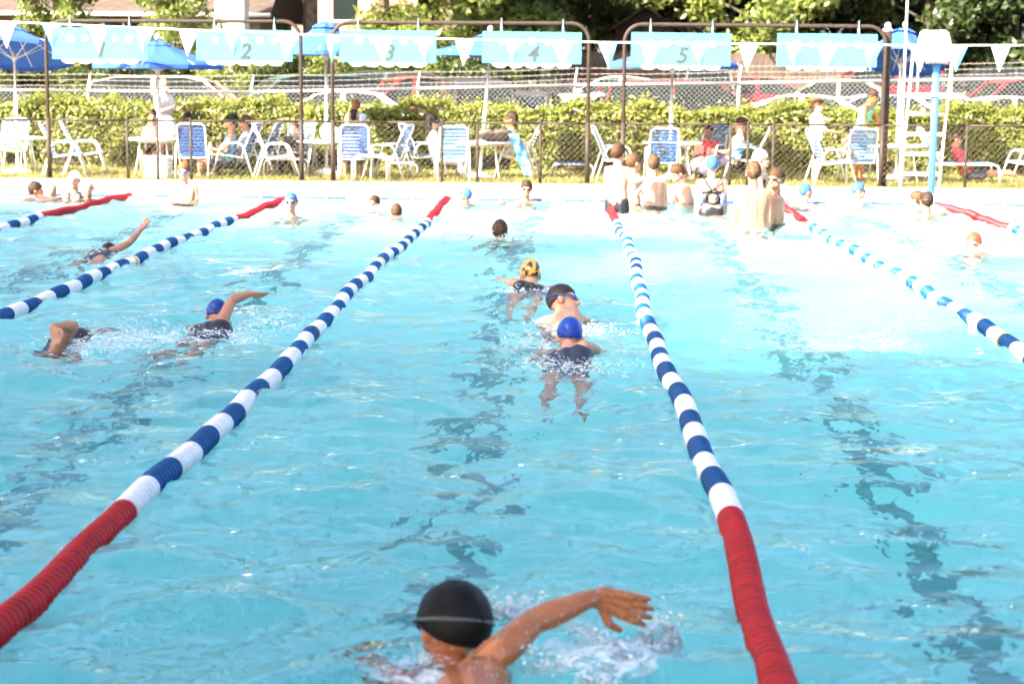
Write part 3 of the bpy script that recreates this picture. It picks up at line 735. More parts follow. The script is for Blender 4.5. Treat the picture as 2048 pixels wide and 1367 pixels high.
# ================================================================== UMBRELLAS, TABLES, CHAIRS
def umbrella(label, px, Y, pk, rim, rad, tiltx=0, tilty=0, base_px=None, lean=0.0):
    """px pole, pk / rim = picture rows of peak and rim"""
    x = px_x(px, Y); z0 = gz(Y); pz = at(px, pk, Y).z - z0; rz = at(px, rim, Y).z - z0
    t = thing('umbrella', label, 'umbrella', (x, Y, z0), 0, 'blue table umbrellas')
    if lean: t.rotation_euler = (0, lean, 0)
    hz = rz + (pz - rz) * .15
    MB().tube([(0, 0, .02), (0, 0, rz + .02)], .024, 10).build('pole', M['pole'], t, True)
    MB().tube([(0, 0, .05), (0, 0, 1.35)], .032, 10).build('lower_pole', M['white_paint'], t, True)
    MB().lathe([(.26, 0), (.26, .05), (.08, .10), (.05, .14)], 20).build('base', M['white_plastic'], t)
    T = Matrix.Translation((0, 0, rz)) @ Matrix.Rotation(tiltx, 4, 'X') @ Matrix.Rotation(tilty, 4, 'Y'); hh = pz - rz
    n = 8
    def shell(prof, nm, th=.006):
        top, bot = [], []
        for r, z in prof:
            for k in range(n * 4):
                a = 2 * math.pi * (k + .5) / (n * 4); s = (k % 4) / 4; sag = 1 - .035 * math.sin(math.pi * s)
                q = math.cos(math.pi / n) / math.cos(((a) % (2 * math.pi / n)) - math.pi / n)
                top.append(T @ Vector((r * q * math.cos(a), r * q * math.sin(a), z * sag))); bot.append(T @ Vector(((r - th * .8) * q * math.cos(a), (r - th * .8) * q * math.sin(a), z * sag - th)))
        m = n * 4; R_ = len(prof); vs = top + bot; fs = []
        for i in range(R_ - 1):
            for k in range(m):
                q = (i * m + k, i * m + (k + 1) % m, (i + 1) * m + (k + 1) % m, (i + 1) * m + k); fs.append(tuple(reversed(q))); fs.append(tuple(j + R_ * m for j in q))
        for k in range(m):
            i = R_ - 1; fs.append((i * m + k, i * m + (k + 1) % m, R_ * m + i * m + (k + 1) % m, R_ * m + i * m + k))
        return MB().add(vs, fs).build(nm, M['canopy'], t)
    cp = shell([(.16, hh * .86), (rad * .5, hh * .46), (rad * .97, .03), (rad, -.0), (rad * 1.0, -.07)], 'canopy')
    shell([(.02, hh), (.18, hh * .90), (.27, hh * .80)], 'vent')
    MB().ell(T @ Vector((0, 0, hh + .06)), (.05, .05, .06), 10, 8).build('finial', M['white_plastic'], t, True)
    for k in range(n):
        a = 2 * math.pi * (k) / n + math.pi / n * 0
        e = Vector((rad * .97 * math.cos(a), rad * .97 * math.sin(a), .01)); mid = Vector((rad * .5 * math.cos(a), rad * .5 * math.sin(a), hh * .40))
        rb = MB().tube([T @ Vector((.03 * math.cos(a), .03 * math.sin(a), hh * .82)), T @ mid, T @ e], .010, 6).build('rib', M['ribs'], t)
        MB().tube([T @ mid, T @ Vector((.03 * math.cos(a), .03 * math.sin(a), -.12))], .008, 6).build('strut', M['ribs'], rb)
    MB().lathe([(.045, -.16), (.045, -.08)], 10, T.translation).build('runner', M['ribs'], t)
    return t
TY = 33.2
umbrella('blue umbrella at the left edge tipped back so its ribs show', 30, TY, 52, 105, 1.18, R(-14), R(0))
umbrella('blue umbrella between lane signs 1 and 2', 316, TY, 80, 130, 1.24)
umbrella('blue umbrella with scalloped vent between lane signs 2 and 3', 652, TY + .8, 42, 103, .92)
umbrella('blue umbrella on a leaning pole behind lane sign 4', 960, TY, 64, 104, 1.02, 0, R(-4), lean=R(4.5))
umbrella('blue umbrella behind lane sign 5 with only its rim showing', 1344, TY, 84, 129, 1.24)
umbrella('blue umbrella tipped up behind the thick bronze post', 1800, TY + .6, 52, 118, .86, R(-16), R(8))
def table(label, px, py, Y, r=.55):
    P = at(px, py, Y); z0 = gz(Y); h = P.z - z0
    t = thing('table', label, 'table', (P.x, Y, z0), 0, 'white pool tables')
    MB().lathe([(r - .03, h - .04), (r, h - .03), (r, h - .008), (r - .012, h)], 32).build('tabletop', M['table'], t)
    for a in (45, 135, 225, 315):
        c, s = math.cos(R(a)), math.sin(R(a))
        MB().tube([(c * r * .62, s * r * .62, h - .03), (c * r * .70, s * r * .70, h * .5), (c * r * .86, s * r * .86, 0)], .017, 8).build('leg', M['frame'], t, True)
    MB().tube([(r * .62 * math.cos(a), r * .62 * math.sin(a), h - .07) for a in np.linspace(0, 6.283, 21)[:-1]], .012, 6, closed=True).build('ring_brace', M['frame'], t)
table('white round table under the umbrella at the left edge', 28, 274, TY)
table('white round table beside the white cooler', 312, 276, TY)
table('white round table between the signs 2 and 3 frames', 652, 281, TY + .5)
table('white round table with a dark bag on it', 965, 283, TY)
table('white round table behind the boys standing in the water', 1345, 284, TY)
table('white round table beside the thick bronze post', 1795, 290, TY + .4)
def make_chair(dark):
    t = thing('pool_chair', '', 'chair', (0, 0, 0), 0, 'white framed strap chairs'); w = .29
    for s in (-1, 1):
        MB().tube([(s * w, .36, 0), (s * w, .20, .50), (s * w, .15, .60), (s * w, .09, .635), (s * w, -.17, .635), (s * w, -.23, .60), (s * w, -.28, .50), (s * w, -.44, 0)], .0165, 8).build('side_frame', M['frame'], t, True)
    b = [(-w + .04, -.20, .36), (-w + .04, -.33, .70), (-w + .04, -.43, .90)] + [(-w + .04 + .09 * (1 - math.cos(R(a))), -.43 - .03 * math.sin(R(a)), .90 + .09 * math.sin(R(a))) for a in (30, 60, 90)]
    b += [(-x, y, z) for x, y, z in reversed(b)]
    MB().tube(b, .0155, 8).build('back_frame', M['frame'], t, True)
    sf = [(-w + .035, -.22, .37), (-w + .035, .20, .42), (-w + .06, .25, .42), (w - .06, .25, .42), (w - .035, .20, .42), (w - .035, -.22, .37)]
    MB().tube(sf, .0155, 8, closed=True).build('seat_frame', M['frame'], t, True)
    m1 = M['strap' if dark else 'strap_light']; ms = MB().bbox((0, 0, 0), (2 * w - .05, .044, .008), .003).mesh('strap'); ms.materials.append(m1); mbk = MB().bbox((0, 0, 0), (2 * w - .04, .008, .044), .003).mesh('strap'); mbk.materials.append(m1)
    for k in range(8): obj('seat_strap', ms, None, t, loc=(0, -.18 + k * .055, .372 + k * .0066 + .012))
    for k in range(9):
        u = k / 8; o = obj('back_strap', mbk, None, t, loc=(0, -.235 - .20 * u, .46 + .50 * u)); o.rotation_euler = (R(22), 0, 0)
    return t
PROTO = {True: make_chair(True), False: make_chair(False)}; USED = {True: False, False: False}
def chair(label, px, Y, rz, dark=True, s=1.0, tip=0):
    if USED[dark]: o = copy_tree(PROTO[dark])
    else: o = PROTO[dark]; USED[dark] = True
    o.location = (px_x(px, Y), Y, gz(Y)); o.rotation_euler = (tip, 0, R(rz)); o.scale = (s, s, s); o['label'] = label
    return o
# rz: 0 faces away from the camera (+Y), 180 faces it, 90 faces left, -90 faces right
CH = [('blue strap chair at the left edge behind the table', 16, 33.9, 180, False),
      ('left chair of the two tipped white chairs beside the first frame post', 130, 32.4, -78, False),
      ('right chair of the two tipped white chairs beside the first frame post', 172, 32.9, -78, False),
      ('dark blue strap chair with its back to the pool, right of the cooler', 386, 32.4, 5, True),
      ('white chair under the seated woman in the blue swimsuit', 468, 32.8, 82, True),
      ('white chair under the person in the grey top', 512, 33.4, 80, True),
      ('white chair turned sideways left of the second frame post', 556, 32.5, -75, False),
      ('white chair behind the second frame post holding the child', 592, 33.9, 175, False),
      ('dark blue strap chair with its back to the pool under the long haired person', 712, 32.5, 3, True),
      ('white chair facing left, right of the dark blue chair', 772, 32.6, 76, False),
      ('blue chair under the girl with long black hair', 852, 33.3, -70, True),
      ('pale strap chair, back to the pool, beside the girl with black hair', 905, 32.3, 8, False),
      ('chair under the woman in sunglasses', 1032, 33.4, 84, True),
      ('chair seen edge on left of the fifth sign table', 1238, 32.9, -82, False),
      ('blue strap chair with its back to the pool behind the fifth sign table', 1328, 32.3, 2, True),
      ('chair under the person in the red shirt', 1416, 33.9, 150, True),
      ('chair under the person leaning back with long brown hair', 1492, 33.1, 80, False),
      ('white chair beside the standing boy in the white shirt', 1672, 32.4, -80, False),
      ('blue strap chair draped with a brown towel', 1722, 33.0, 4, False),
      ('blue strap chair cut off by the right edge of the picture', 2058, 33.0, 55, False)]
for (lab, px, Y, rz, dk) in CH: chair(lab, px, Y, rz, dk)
def stool(label, px, py, Y, w, d, strapm, frame):
    P = at(px, py, Y); z0 = gz(Y); h = P.z - z0
    t = thing('footstool', label, 'footstool', (P.x, Y, z0)); 
    for y in (-d / 2, d / 2):
        MB().tube([(-w / 2, y, 0), (-w / 2, y, h - .09), (-w / 2 + .03, y, h - .03), (-w / 2 + .09, y, h), (w / 2 - .09, y, h), (w / 2 - .03, y, h - .03), (w / 2, y, h - .09), (w / 2, y, 0)], .017, 8).build('leg_frame', M[frame], t, True)
    n = max(4, int(w / .075)); me = MB().bbox((0, 0, 0), (.055, d + .02, .01), .003).mesh('strap')
    for k in range(n): obj('strap', me, M[strapm], t, loc=(-w / 2 + .1 + (w - .2) * k / (n - 1), 0, h + .018))
stool('white footstool in front of the dark blue chair', 742, 312, 32.0, .62, .42, 'white_plastic', 'frame')
stool('low grey framed stool with blue straps under the hedge', 1146, 328, 34.3, .78, .45, 'strap', 'greyframe')
stool('low grey framed stool beside the white footstool', 805, 326, 34.4, .62, .45, 'greyframe', 'greyframe')
stool('small white stool behind the second frame post', 572, 318, 33.0, .75, .42, 'white_plastic', 'frame')
def lounger():
    P = at(1925, 325, 33.2); Y = 33.2; z0 = gz(Y); t = thing('sun_lounger', 'white lounger with blue straps under the person in red, behind the lifeguard chair', 'lounger', (P.x, Y, z0)); h = .36
    for y in (-.3, .3):
        MB().tube([(-.62, y, h), (.50, y, h), (.58, y, h - .03), (.61, y, h - .1), (.62, y, 0)], .017, 8).build('frame', M['frame'], t, True)
        MB().tube([(-.55, y, h), (-.62, y, 0)], .017, 8).build('leg', M['frame'], t, True)
        MB().tube([(-.45, y, h), (-.80, y, h + .62)], .017, 8).build('back_rail', M['frame'], t, True)
    MB().tube([(-.80, -.3, h + .62), (-.82, 0, h + .66), (-.80, .3, h + .62)], .017, 8).build('head_rail', M['frame'], t, True)
    me = MB().bbox((0, 0, 0), (.05, .6, .01), .003).mesh('strap')
    for k in range(13): obj('strap', me, M['strap_light'], t, loc=(-.38 + k * .072, 0, h + .02))
    for k in range(9): o = obj('strap', me, M['strap'], t, loc=(-.48 - .035 * k, 0, h + .06 + .065 * k)); o.rotation_euler = (0, R(60), 0)
lounger()
def cooler():
    P = at(316, 352, 32.1); t = thing('cooler', 'white cooler box with a blue lid on the grass behind the fence', 'cooler', (P.x, 32.1, gz(32.1)))
    MB().bbox((0, 0, .165), (.44, .34, .33), .03).build('body', M['cooler'], t); l = MB().bbox((0, 0, .355), (.46, .36, .05), .015).build('lid', M['cooler_lid'], t)
    MB().tube([(-.23, 0, .24), (-.26, 0, .28), (-.26, 0, .40), (.26, 0, .40), (.26, 0, .28), (.23, 0, .24)], .01, 6).build('handle', M['white_plastic'], t)
cooler()
def soft(name, label, cat, P, pts, mt, group=None):
    """lumpy soft thing made of a few blended blobs, remeshed into one skin"""
    mb = MB()
    for c, r in pts: mb.ell(c, r, 12, 8)
    me = remesh(mb, .02, 3); o = obj(name, me, mt, smooth=True, loc=P); return tag(o, label, cat, group)
TMP = bpy.data.scenes.new('workbench')
def remesh(mb, vox, it=3):
    me = mb.mesh('tmp'); o = bpy.data.objects.new('tmp', me); TMP.collection.objects.link(o)
    m = o.modifiers.new('r', 'REMESH'); m.mode = 'VOXEL'; m.voxel_size = vox
    if it: s = o.modifiers.new('s', 'SMOOTH'); s.factor = .5; s.iterations = it
    vl = TMP.view_layers[0]; vl.update(); dg = vl.depsgraph; dg.update()
    out = bpy.data.meshes.new_from_object(o.evaluated_get(dg))
    bpy.data.objects.remove(o); bpy.data.meshes.remove(me); out.materials.clear(); return out
soft('bag', 'dark brown bag lying on the table under the leaning umbrella', 'bag', at(992, 283, TY), [((-.12, 0, .10), (.2, .14, .10)), ((.12, 0, .12), (.2, .14, .13)), ((0, 0, .08), (.3, .15, .08))], cloth((.06, .045, .035)))
soft('bag', 'white bag standing on the table behind the fifth sign frame', 'bag', at(660, 281, TY + .5), [((-.05, 0, .16), (.14, .12, .17)), ((.1, 0, .12), (.14, .12, .13))], cloth((.78, .76, .72)))
soft('bag', 'white tote bag with a pink mark on the table beside the cooler', 'bag', at(336, 276, TY), [((0, 0, .20), (.15, .10, .22)), ((.02, 0, .30), (.12, .09, .12))], cloth((.78, .72, .74)))
soft('bag', 'dark rucksack on the grass under the fifth sign table', 'bag', at(1398, 350, 33.0), [((0, 0, .18), (.20, .16, .19)), ((.02, -.1, .13), (.15, .12, .12))], cloth((.10, .09, .09)))
soft('towel', 'purple striped towel bundle beside the dark rucksack', 'towel', at(1408, 348, 32.6), [((0, 0, .10), (.09, .08, .12)), ((.05, 0, .16), (.07, .07, .12))], cloth((.18, .18, .50), col2=(.5, .5, .7), scale=26))
def hanging_towel(name, label, pxs, Y, wid, mt, th=.02):
    """a strip of cloth through picture points, with thickness and soft folds"""
    P = [at(px, py, Y + dy) for px, py, dy in pxs]; rings = []
    n = 18
    for i in range(n + 1):
        u = i / n * (len(P) - 1); k = min(int(u), len(P) - 2); q = P[k].lerp(P[k + 1], u - k); w = wid[k] + (wid[k + 1] - wid[k]) * (u - k); ring = []
        for j in range(9): s = j / 8 - .5; ring.append(q + Vector((s * w, .02 * math.sin(9 * s + 5 * u), 0)))
        ring2 = [p + Vector((0, th, .01)) for p in reversed(ring)]
        rings.append(ring + ring2)
    o0 = rings[0][0].copy(); mb = MB().loft([[p - o0 for p in r] for r in rings]); o = mb.build(name, mt, None, True, o0); return tag(o, label, 'towel')
def tie_dye():
    m, nt, b = new_mat('tie_dye'); no = N(nt, 'ShaderNodeTexNoise'); no.inputs['Scale'].default_value = 7; tc = N(nt, 'ShaderNodeTexCoord'); rp = N(nt, 'ShaderNodeValToRGB')
    rp.color_ramp.elements[0].color = (.02, .16, .45, 1); rp.color_ramp.elements[1].color = (.6, .78, .86, 1); rp.color_ramp.elements[0].position = .38; rp.color_ramp.elements[1].position = .58; e = rp.color_ramp.elements.new(.48); e.color = (.05, .40, .70, 1)
    nt.links.new(tc.outputs['Object'], no.inputs['Vector']); nt.links.new(no.outputs['Fac'], rp.inputs[0]); nt.links.new(rp.outputs[0], b.inputs['Base Color']); b.inputs['Roughness'].default_value = .85; return m
M['tie_dye'] = tie_dye()
hanging_towel('towel', 'blue and white patterned towel hanging from the chair of the woman in sunglasses', [(1026, 268, 0), (1038, 295, -.1), (1048, 325, -.15), (1057, 352, -.15)], 33.0, [.18, .20, .19, .15], M['tie_dye'])
hanging_towel('towel', 'brown towel slung over the chair right of the boy in the white shirt', [(1722, 266, 0), (1704, 272, -.1), (1692, 290, -.15), (1694, 316, -.15)], 32.8, [.30, .30, .18, .16], cloth((.26, .12, .07)))
hanging_towel('towel', 'blue and white towel over the chair of the person leaning back', [(1494, 288, 0), (1480, 296, -.05), (1472, 306, -.1), (1470, 318, -.1)], 32.9, [.2, .24, .22, .16], M['tie_dye'])
# ================================================================== LIFEGUARD CHAIR
def guard_chair():
    Y = 28.95; c = at(1862, 384, Y); c.z = DZ; z = lambda py: at(1862, py, Y).z - DZ; X = lambda px, y=Y: at(px, 250, y).x - c.x
    t = thing('lifeguard_chair', 'tall white lifeguard chair with a blue pedestal and ladder at the pool edge', 'lifeguard chair', (c.x, Y, DZ))
    MB().tube([(0, -.02, 0), (0, -.02, z(126))], .058, 16).build('pedestal', M['post_blue'], t, True); MB().lathe([(.11, 0), (.11, .015), (.07, .03)], 16, (0, -.02, 0)).build('base_flange', M['alu'], t)
    for a, b in ((1829, 1811), (1908, 1890)):
        MB().tube([(X(a), .42, z(88)), (X(a) + .01, .42, z(110)), (X(b), .30, 0)], .024, 10).build('side_rail', M['alu'], t, True)
        MB().tube([(X(a) + (.12 if a < 1860 else .04), .52, z(88)), (X(a) + (.12 if a < 1860 else .04), .52, z(190))], .02, 8).build('hand_rail', M['alu'], t, True)
    for py in (229, 270, 310, 350):
        u = (py - 100) / 280.; xa, xb = X(1829 - 18 * u) + .02, X(1908 - 18 * u) - .02
        MB().bbox(((xa + xb) / 2, .38 - .09 * u, z(py)), (xb - xa, .12, .065), .01).build('rung', M['rung'], t)
    MB().bbox((X(1866), .16, z(190)), (.92, .55, .05), .015).build('foot_platform', M['white_plastic'], t)
    MB().bbox((0, .02, z(125)), (.30, .26, .035), .008).build('seat_bracket', M['rung'], t)
    # moulded bucket seat
    prof = [(-.30, .02, .33), (-.24, .005, .34), (-.12, -.01, .32), (.06, 0, .29), (.17, .05, .27), (.24, .16, .265), (.28, .30, .26), (.31, .42, .23), (.315, .47, .17)]
    zb = z(124); rings = []; th = .018
    for (y, zz, hw) in prof:
        row = []
        for j in range(11):
            s = j / 10 * 2 - 1; row.append(Vector((s * hw, y - .05 * (s * s) * (1 if zz > .1 else .2), zb + .03 + zz + .05 * s ** 4 * (1 if zz < .1 else .2))))
        rings.append(row)
    fs = []; vs = [p for r in rings for p in r]; m = 11; n = len(rings); vs2 = [p + Vector((0, th if i // m > 4 else 0, -th)) for i, p in enumerate(vs)]
    for i in range(n - 1):
        for j in range(m - 1):
            q = (i * m + j, i * m + j + 1, (i + 1) * m + j + 1, (i + 1) * m + j); fs.append(q); fs.append(tuple(k + n * m for k in reversed(q)))
    edge = [j for j in range(m)] + [i * m + m - 1 for i in range(1, n)] + [(n - 1) * m + j for j in range(m - 2, -1, -1)] + [i * m for i in range(n - 2, 0, -1)]
    for a, b in zip(edge, edge[1:] + edge[:1]): fs.append((a, a + n * m, b + n * m, b))
    MB().add(vs + vs2, fs).build('bucket_seat', M['white_plastic'], t, True)
    mast = thing('umbrella_mast', 'thin silver mast rising past the left side of the lifeguard chair', 'mast', (c.x + X(1819, Y), Y + .62, DZ))
    MB().tube([(0, 0, 0), (.0, 0, z(60)), (.01, 0, z(-130))], .021, 10).build('mast', M['alu'], mast, True); MB().lathe([(.03, z(58)), (.03, z(52))], 10).build('clamp', M['alu'], mast); MB().lathe([(.14, 0), (.14, .03), (.05, .06)], 14).build('base_plate', M['alu'], mast)
guard_chair()
# ================================================================== CARS
def paint(c): return mat('car_paint', c, .4, .05, 2, coat=.15, spec=.3)
def car(label, px, Y, rz, col, kind='sedan', s=1.0):
    """local +x is the front; rz 0 faces right in the picture, 180 left, 90 away"""
    x = px_x(px, Y); t = thing('parked_car', label, {'pickup': 'pickup truck'}.get(kind, 'car'), (x, Y, gz(Y)), R(rz), 'cars parked behind the wire fence'); t.scale = (s, s, s); pm = paint(col)
    L, W = 4.6, 1.8
    if kind == 'suv': Hh, belt, roof = 1.75, 1.08, [(-2.22, 1.02, .78), (-2.05, 1.62, .66), (-1.5, 1.74, .64), (.1, 1.75, .64), (.55, 1.66, .63), (1.28, 1.06, .74)]
    elif kind == 'pickup': Hh, belt, roof = 1.8, 1.08, [(-.55, 1.05, .76), (-.42, 1.70, .66), (-.1, 1.78, .64), (.35, 1.78, .64), (.65, 1.70, .63), (1.25, 1.08, .74)]
    else: Hh, belt, roof = 1.45, .95, [(-1.85, .96, .72), (-1.1, 1.38, .60), (-.5, 1.45, .60), (.05, 1.45, .60), (.4, 1.38, .60), (1.25, .96, .74)]
    st = [(-2.3, .62, .80), (-2.26, belt - .10, .84), (-2.1, belt - .02, .88), (-1.2, belt, .90), (.6, belt, .90), (1.2, belt - .02, .90), (1.5, belt - .05, .89), (2.05, belt - .17, .86), (2.24, belt - .30, .80), (2.3, .60, .74)]
    rings = []
    for (xx, zt, hw) in st:
        zb = .28; zm = zb + (zt - zb) * .55
        rings.append([(xx, -hw * .93, zb), (xx, -hw, zm), (xx, -hw * .985, zt - .06), (xx, -hw * .90, zt), (xx, 0, zt + .03), (xx, hw * .90, zt), (xx, hw * .985, zt - .06), (xx, hw, zm), (xx, hw * .93, zb)])
    body = MB().loft(rings).build('body', pm, t)
    g = MB().loft([[(xx, -hw * (1.14 if k in (0, len(roof) - 1) else 1), zz - .01) for _ in (0,)] + [(xx, hw * (1.14 if k in (0, len(roof) - 1) else 1), zz - .01)] + [(xx, hw * 1.17, belt - .01), (xx, -hw * 1.17, belt - .01)] for k, (xx, zz, hw) in enumerate(roof)], True).build('windows', M['glass'], t)
    rr = roof[1:-1]; MB().loft([[(xx, -hw - .012, zz - .02), (xx, -hw * .8, zz + .015), (xx, 0, zz + .03), (xx, hw * .8, zz + .015), (xx, hw + .012, zz - .02), (xx, 0, zz - .0)] for xx, zz, hw in rr]).build('roof', pm, t)
    def pillar(x0, x1, zt, hwt, w):
        for sgn in (-1, 1):
            MB().loft([[(x0 - w, sgn * (hwt * 1.17 + .012), belt - .02), (x0 + w, sgn * (hwt * 1.17 + .012), belt - .02), (x0 + w, sgn * (hwt * 1.17 - .06), belt - .02), (x0 - w, sgn * (hwt * 1.17 - .06), belt - .02)], [(x1 - w, sgn * (hwt + .012), zt), (x1 + w, sgn * (hwt + .012), zt), (x1 + w, sgn * (hwt - .05), zt), (x1 - w, sgn * (hwt - .05), zt)]]).build('pillar', pm, t)
    pillar(roof[-1][0] - .03, roof[-2][0], roof[-2][1], .635, .045); pillar(roof[0][0] + .09, roof[1][0] + .05, roof[1][1], .64, .10 if kind != 'pickup' else .06)
    pillar((roof[1][0] + roof[-2][0]) / 2 + .15, (roof[1][0] + roof[-2][0]) / 2 + .12, roof[2][1], .63, .05)
    if kind in ('suv',): pillar(-1.25, -1.2, 1.71, .63, .05)
    if kind == 'pickup':
        MB().box((-1.45, 0, belt + .005), (1.5, 1.5, .02)).build('bed_floor', M['black_rub'], t)
        for sgn in (-1, 1): MB().box((-1.45, sgn * .83, belt + .05), (1.6, .09, .12)).build('bed_rail', pm, t)
        MB().box((-2.24, 0, belt + .03), (.08, 1.6, .12)).build('tailgate', pm, t)
    for xx in (-1.4, 1.38):
        for sgn in (-1, 1):
            w = MB().lathe([(.20, -.10), (.31, -.10), (.335, -.06), (.335, .06), (.31, .10), (.20, .10)], 20, (xx, sgn * .83, .335), Matrix.Rotation(R(90), 3, 'X')).build('wheel', M['black_rub'], t)
            MB().lathe([(.05, -.085), (.20, -.105), (.205, .105), (.05, .085)], 16, (xx, sgn * .83, .335), Matrix.Rotation(R(90), 3, 'X')).build('rim', M['chrome'], w)
    for sgn in (-1, 1):
        MB().ell((2.18, sgn * .62, .66), (.12, .17, .09), 10, 6).build('headlight', M['head_lamp'], t, True); MB().bbox((-2.26, sgn * .72, .78), (.09, .17, .30 if kind == 'suv' else .16), .02).build('taillight', M['tail_red'], t)
        MB().ell((.98, sgn * .98, belt + .07), (.09, .11, .075), 10, 6).build('mirror', pm, t, True)
        for xx in (-.55, .5): MB().bbox((xx, sgn * .905, belt - .15), (.16, .03, .03), .008).build('door_handle', M['chrome'], t)
    for xx in (-2.32, 2.32): MB().bbox((xx, 0, .46), (.12, 1.56, .2), .04).build('bumper', pm if kind != 'pickup' else M['chrome'], t)
    MB().box((-2.345, 0, .72), (.02, .34, .13)).build('number_plate', M['white_paint'], t)
CARS = [('dark green car at the left edge behind the fence', 10, 42.5, 8, (.03, .05, .045), 'sedan'),
        ('cream coloured people carrier behind the fence at left, facing right', 372, 42.2, 0, (.55, .42, .33), 'suv'),
        ('dark green car parked nose out right of the cream people carrier', 590, 45.2, 205, (.05, .085, .07), 'suv'),
        ('white car with a red tail lamp seen between the second and third frames', 676, 42.0, 178, (.72, .68, .62), 'sedan'),
        ('red pickup truck seen under lane sign 3', 835, 43.4, 200, (.24, .03, .025), 'pickup'),
        ('dark car with red tail lamps seen from behind under lane sign 4', 930, 42.2, 105, (.035, .033, .035), 'suv'),
        ('dark grey car parked behind the woman in sunglasses', 1060, 43.0, 80, (.04, .042, .05), 'sedan'),
        ('silver car right of the third frame post, facing left', 1205, 42.6, 200, (.34, .33, .33), 'sedan'),
        ('maroon people carrier under lane sign 5', 1385, 42.4, 10, (.11, .022, .022), 'suv'),
        ('white car with a pale roof behind the standing boy', 1585, 42.0, 172, (.78, .78, .76), 'sedan'),
        ('blue grey car behind the woman in the bright swimsuit', 1735, 43.2, 185, (.20, .26, .40), 'sedan'),
        ('silver car with a slanting windscreen right of the lifeguard chair', 1990, 42.0, 190, (.5, .5, .48), 'sedan'),
        ('pale blue car just behind the lifeguard chair', 1868, 44.2, 95, (.35, .42, .52), 'sedan'),
        ('blue grey van end seen left of lane sign 4 in the second row', 925, 57.0, 95, (.18, .22, .32), 'suv'),
        ('black people carrier in the second row below lane sign 4', 1045, 56.5, 5, (.012, .012, .014), 'suv'),
        ('silver car roof in the second row left of lane sign 5', 1225, 54.5, 180, (.42, .42, .38), 'sedan'),
        ('dark car with a bright rear window in the second row below lane sign 5', 1395, 55.5, 95, (.10, .09, .09), 'suv'),
        ('dark red car in the second row right of lane sign 5', 1525, 55.0, 0, (.16, .015, .018), 'sedan'),
        ('tan car in the second row below lane sign 6', 1660, 54.0, 175, (.26, .20, .16), 'sedan'),
        ('bright red car in the second row left of the thick bronze post', 1745, 59.0, 185, (.28, .012, .02), 'suv'),
        ('bright red car at the right edge behind the silver car', 2035, 47.0, 190, (.30, .02, .03), 'suv'),
        ('black car in the second row at the right edge', 1985, 58.0, 175, (.02, .02, .022), 'suv'),
        ('dark green car in the second row behind the red pickup', 735, 48.5, 175, (.03, .04, .035), 'suv')]
for a in CARS: car(*a)

# ================================================================== LANE LINES
def disc_mesh(mt):
    me = MB().lathe([(.018, -.0150), (.046, -.0142), (.0555, -.0115), (.0600, -.0065), (.0612, 0), (.0600, .0065), (.0555, .0115), (.046, .0142), (.018, .0150)], 20).mesh('disc')
    me.materials.append(mt); me.polygons.foreach_set('use_smooth', np.ones(len(me.polygons), bool)); return me
DISC = {k: disc_mesh(M['disc_' + k]) for k in ('red', 'white', 'blue', 'yellow')}
PITCH_D = .0489; RED = 4.54; SEG = .391
def lane_line(i, label, singles):
    X = LANE_X[i]; t = thing('lane_line', label, 'lane line', (X, NEAR, 0), 0, 'floating lane lines'); ph = i * 1.7
    def P(y): return Vector((.035 * math.sin(.55 * y + ph) + .012 * math.sin(2.3 * y + ph * 2) , y, .024 + .010 * math.sin(1.9 * y + ph) + .006 * math.sin(5.3 * y)))
    MB().tube([P(y) for y in np.linspace(-.0, 25.0, 80)], .008, 5).build('cable', M['rope'], t)
    n = int(25 / PITCH_D); runs = []; cnt = 0
    for k in range(n):
        y = (k + .5) * PITCH_D
        if y < RED or y > 25 - RED: c = 'red'
        else: c = 'white' if int((y - RED) / SEG) % 2 == 0 else 'blue'
        for ym in (10.0, 15.0):
            if abs(y - ym) < PITCH_D * .8: c = 'yellow'
        d = P(y + .01) - P(y - .01); q = d.to_track_quat('Z', 'Y')
        if singles and y > 2.0 and cnt < 300:
            o = obj('disc', DISC[c], None, t, loc=P(y)); o.rotation_euler = q.to_euler(); cnt += 1
        else:
            if not runs or runs[-1][0] != c or len(runs[-1][1]) >= 60: runs.append((c, []))
            runs[-1][1].append((P(y), q))
    base = np.array([v.co[:] for v in DISC['red'].vertices]); fb = [tuple(p.vertices) for p in DISC['red'].polygons]
    for c, lst in runs:
        m_ = MB(); o0 = lst[0][0]
        for p, q in lst:
            rm = np.array(q.to_matrix()); m_.add([tuple(x) for x in base @ rm.T + np.array(p - o0)], fb)
        m_.build('float_segment', M['disc_' + c], t, True, o0)
LL = ['leftmost lane line, only its far red end and a few floats in view', 'second lane line from the left, crossing behind the arm of the far swimmer', 'lane line left of the black capped swimmer, its red end at lower left',
      'lane line right of the black capped swimmer, its red end at the bottom', 'lane line at right running from the standing boys to the right edge', 'rightmost lane line, its long red end by the lifeguard chair']
for i in range(6): lane_line(i, LL[i], i in (2, 3))

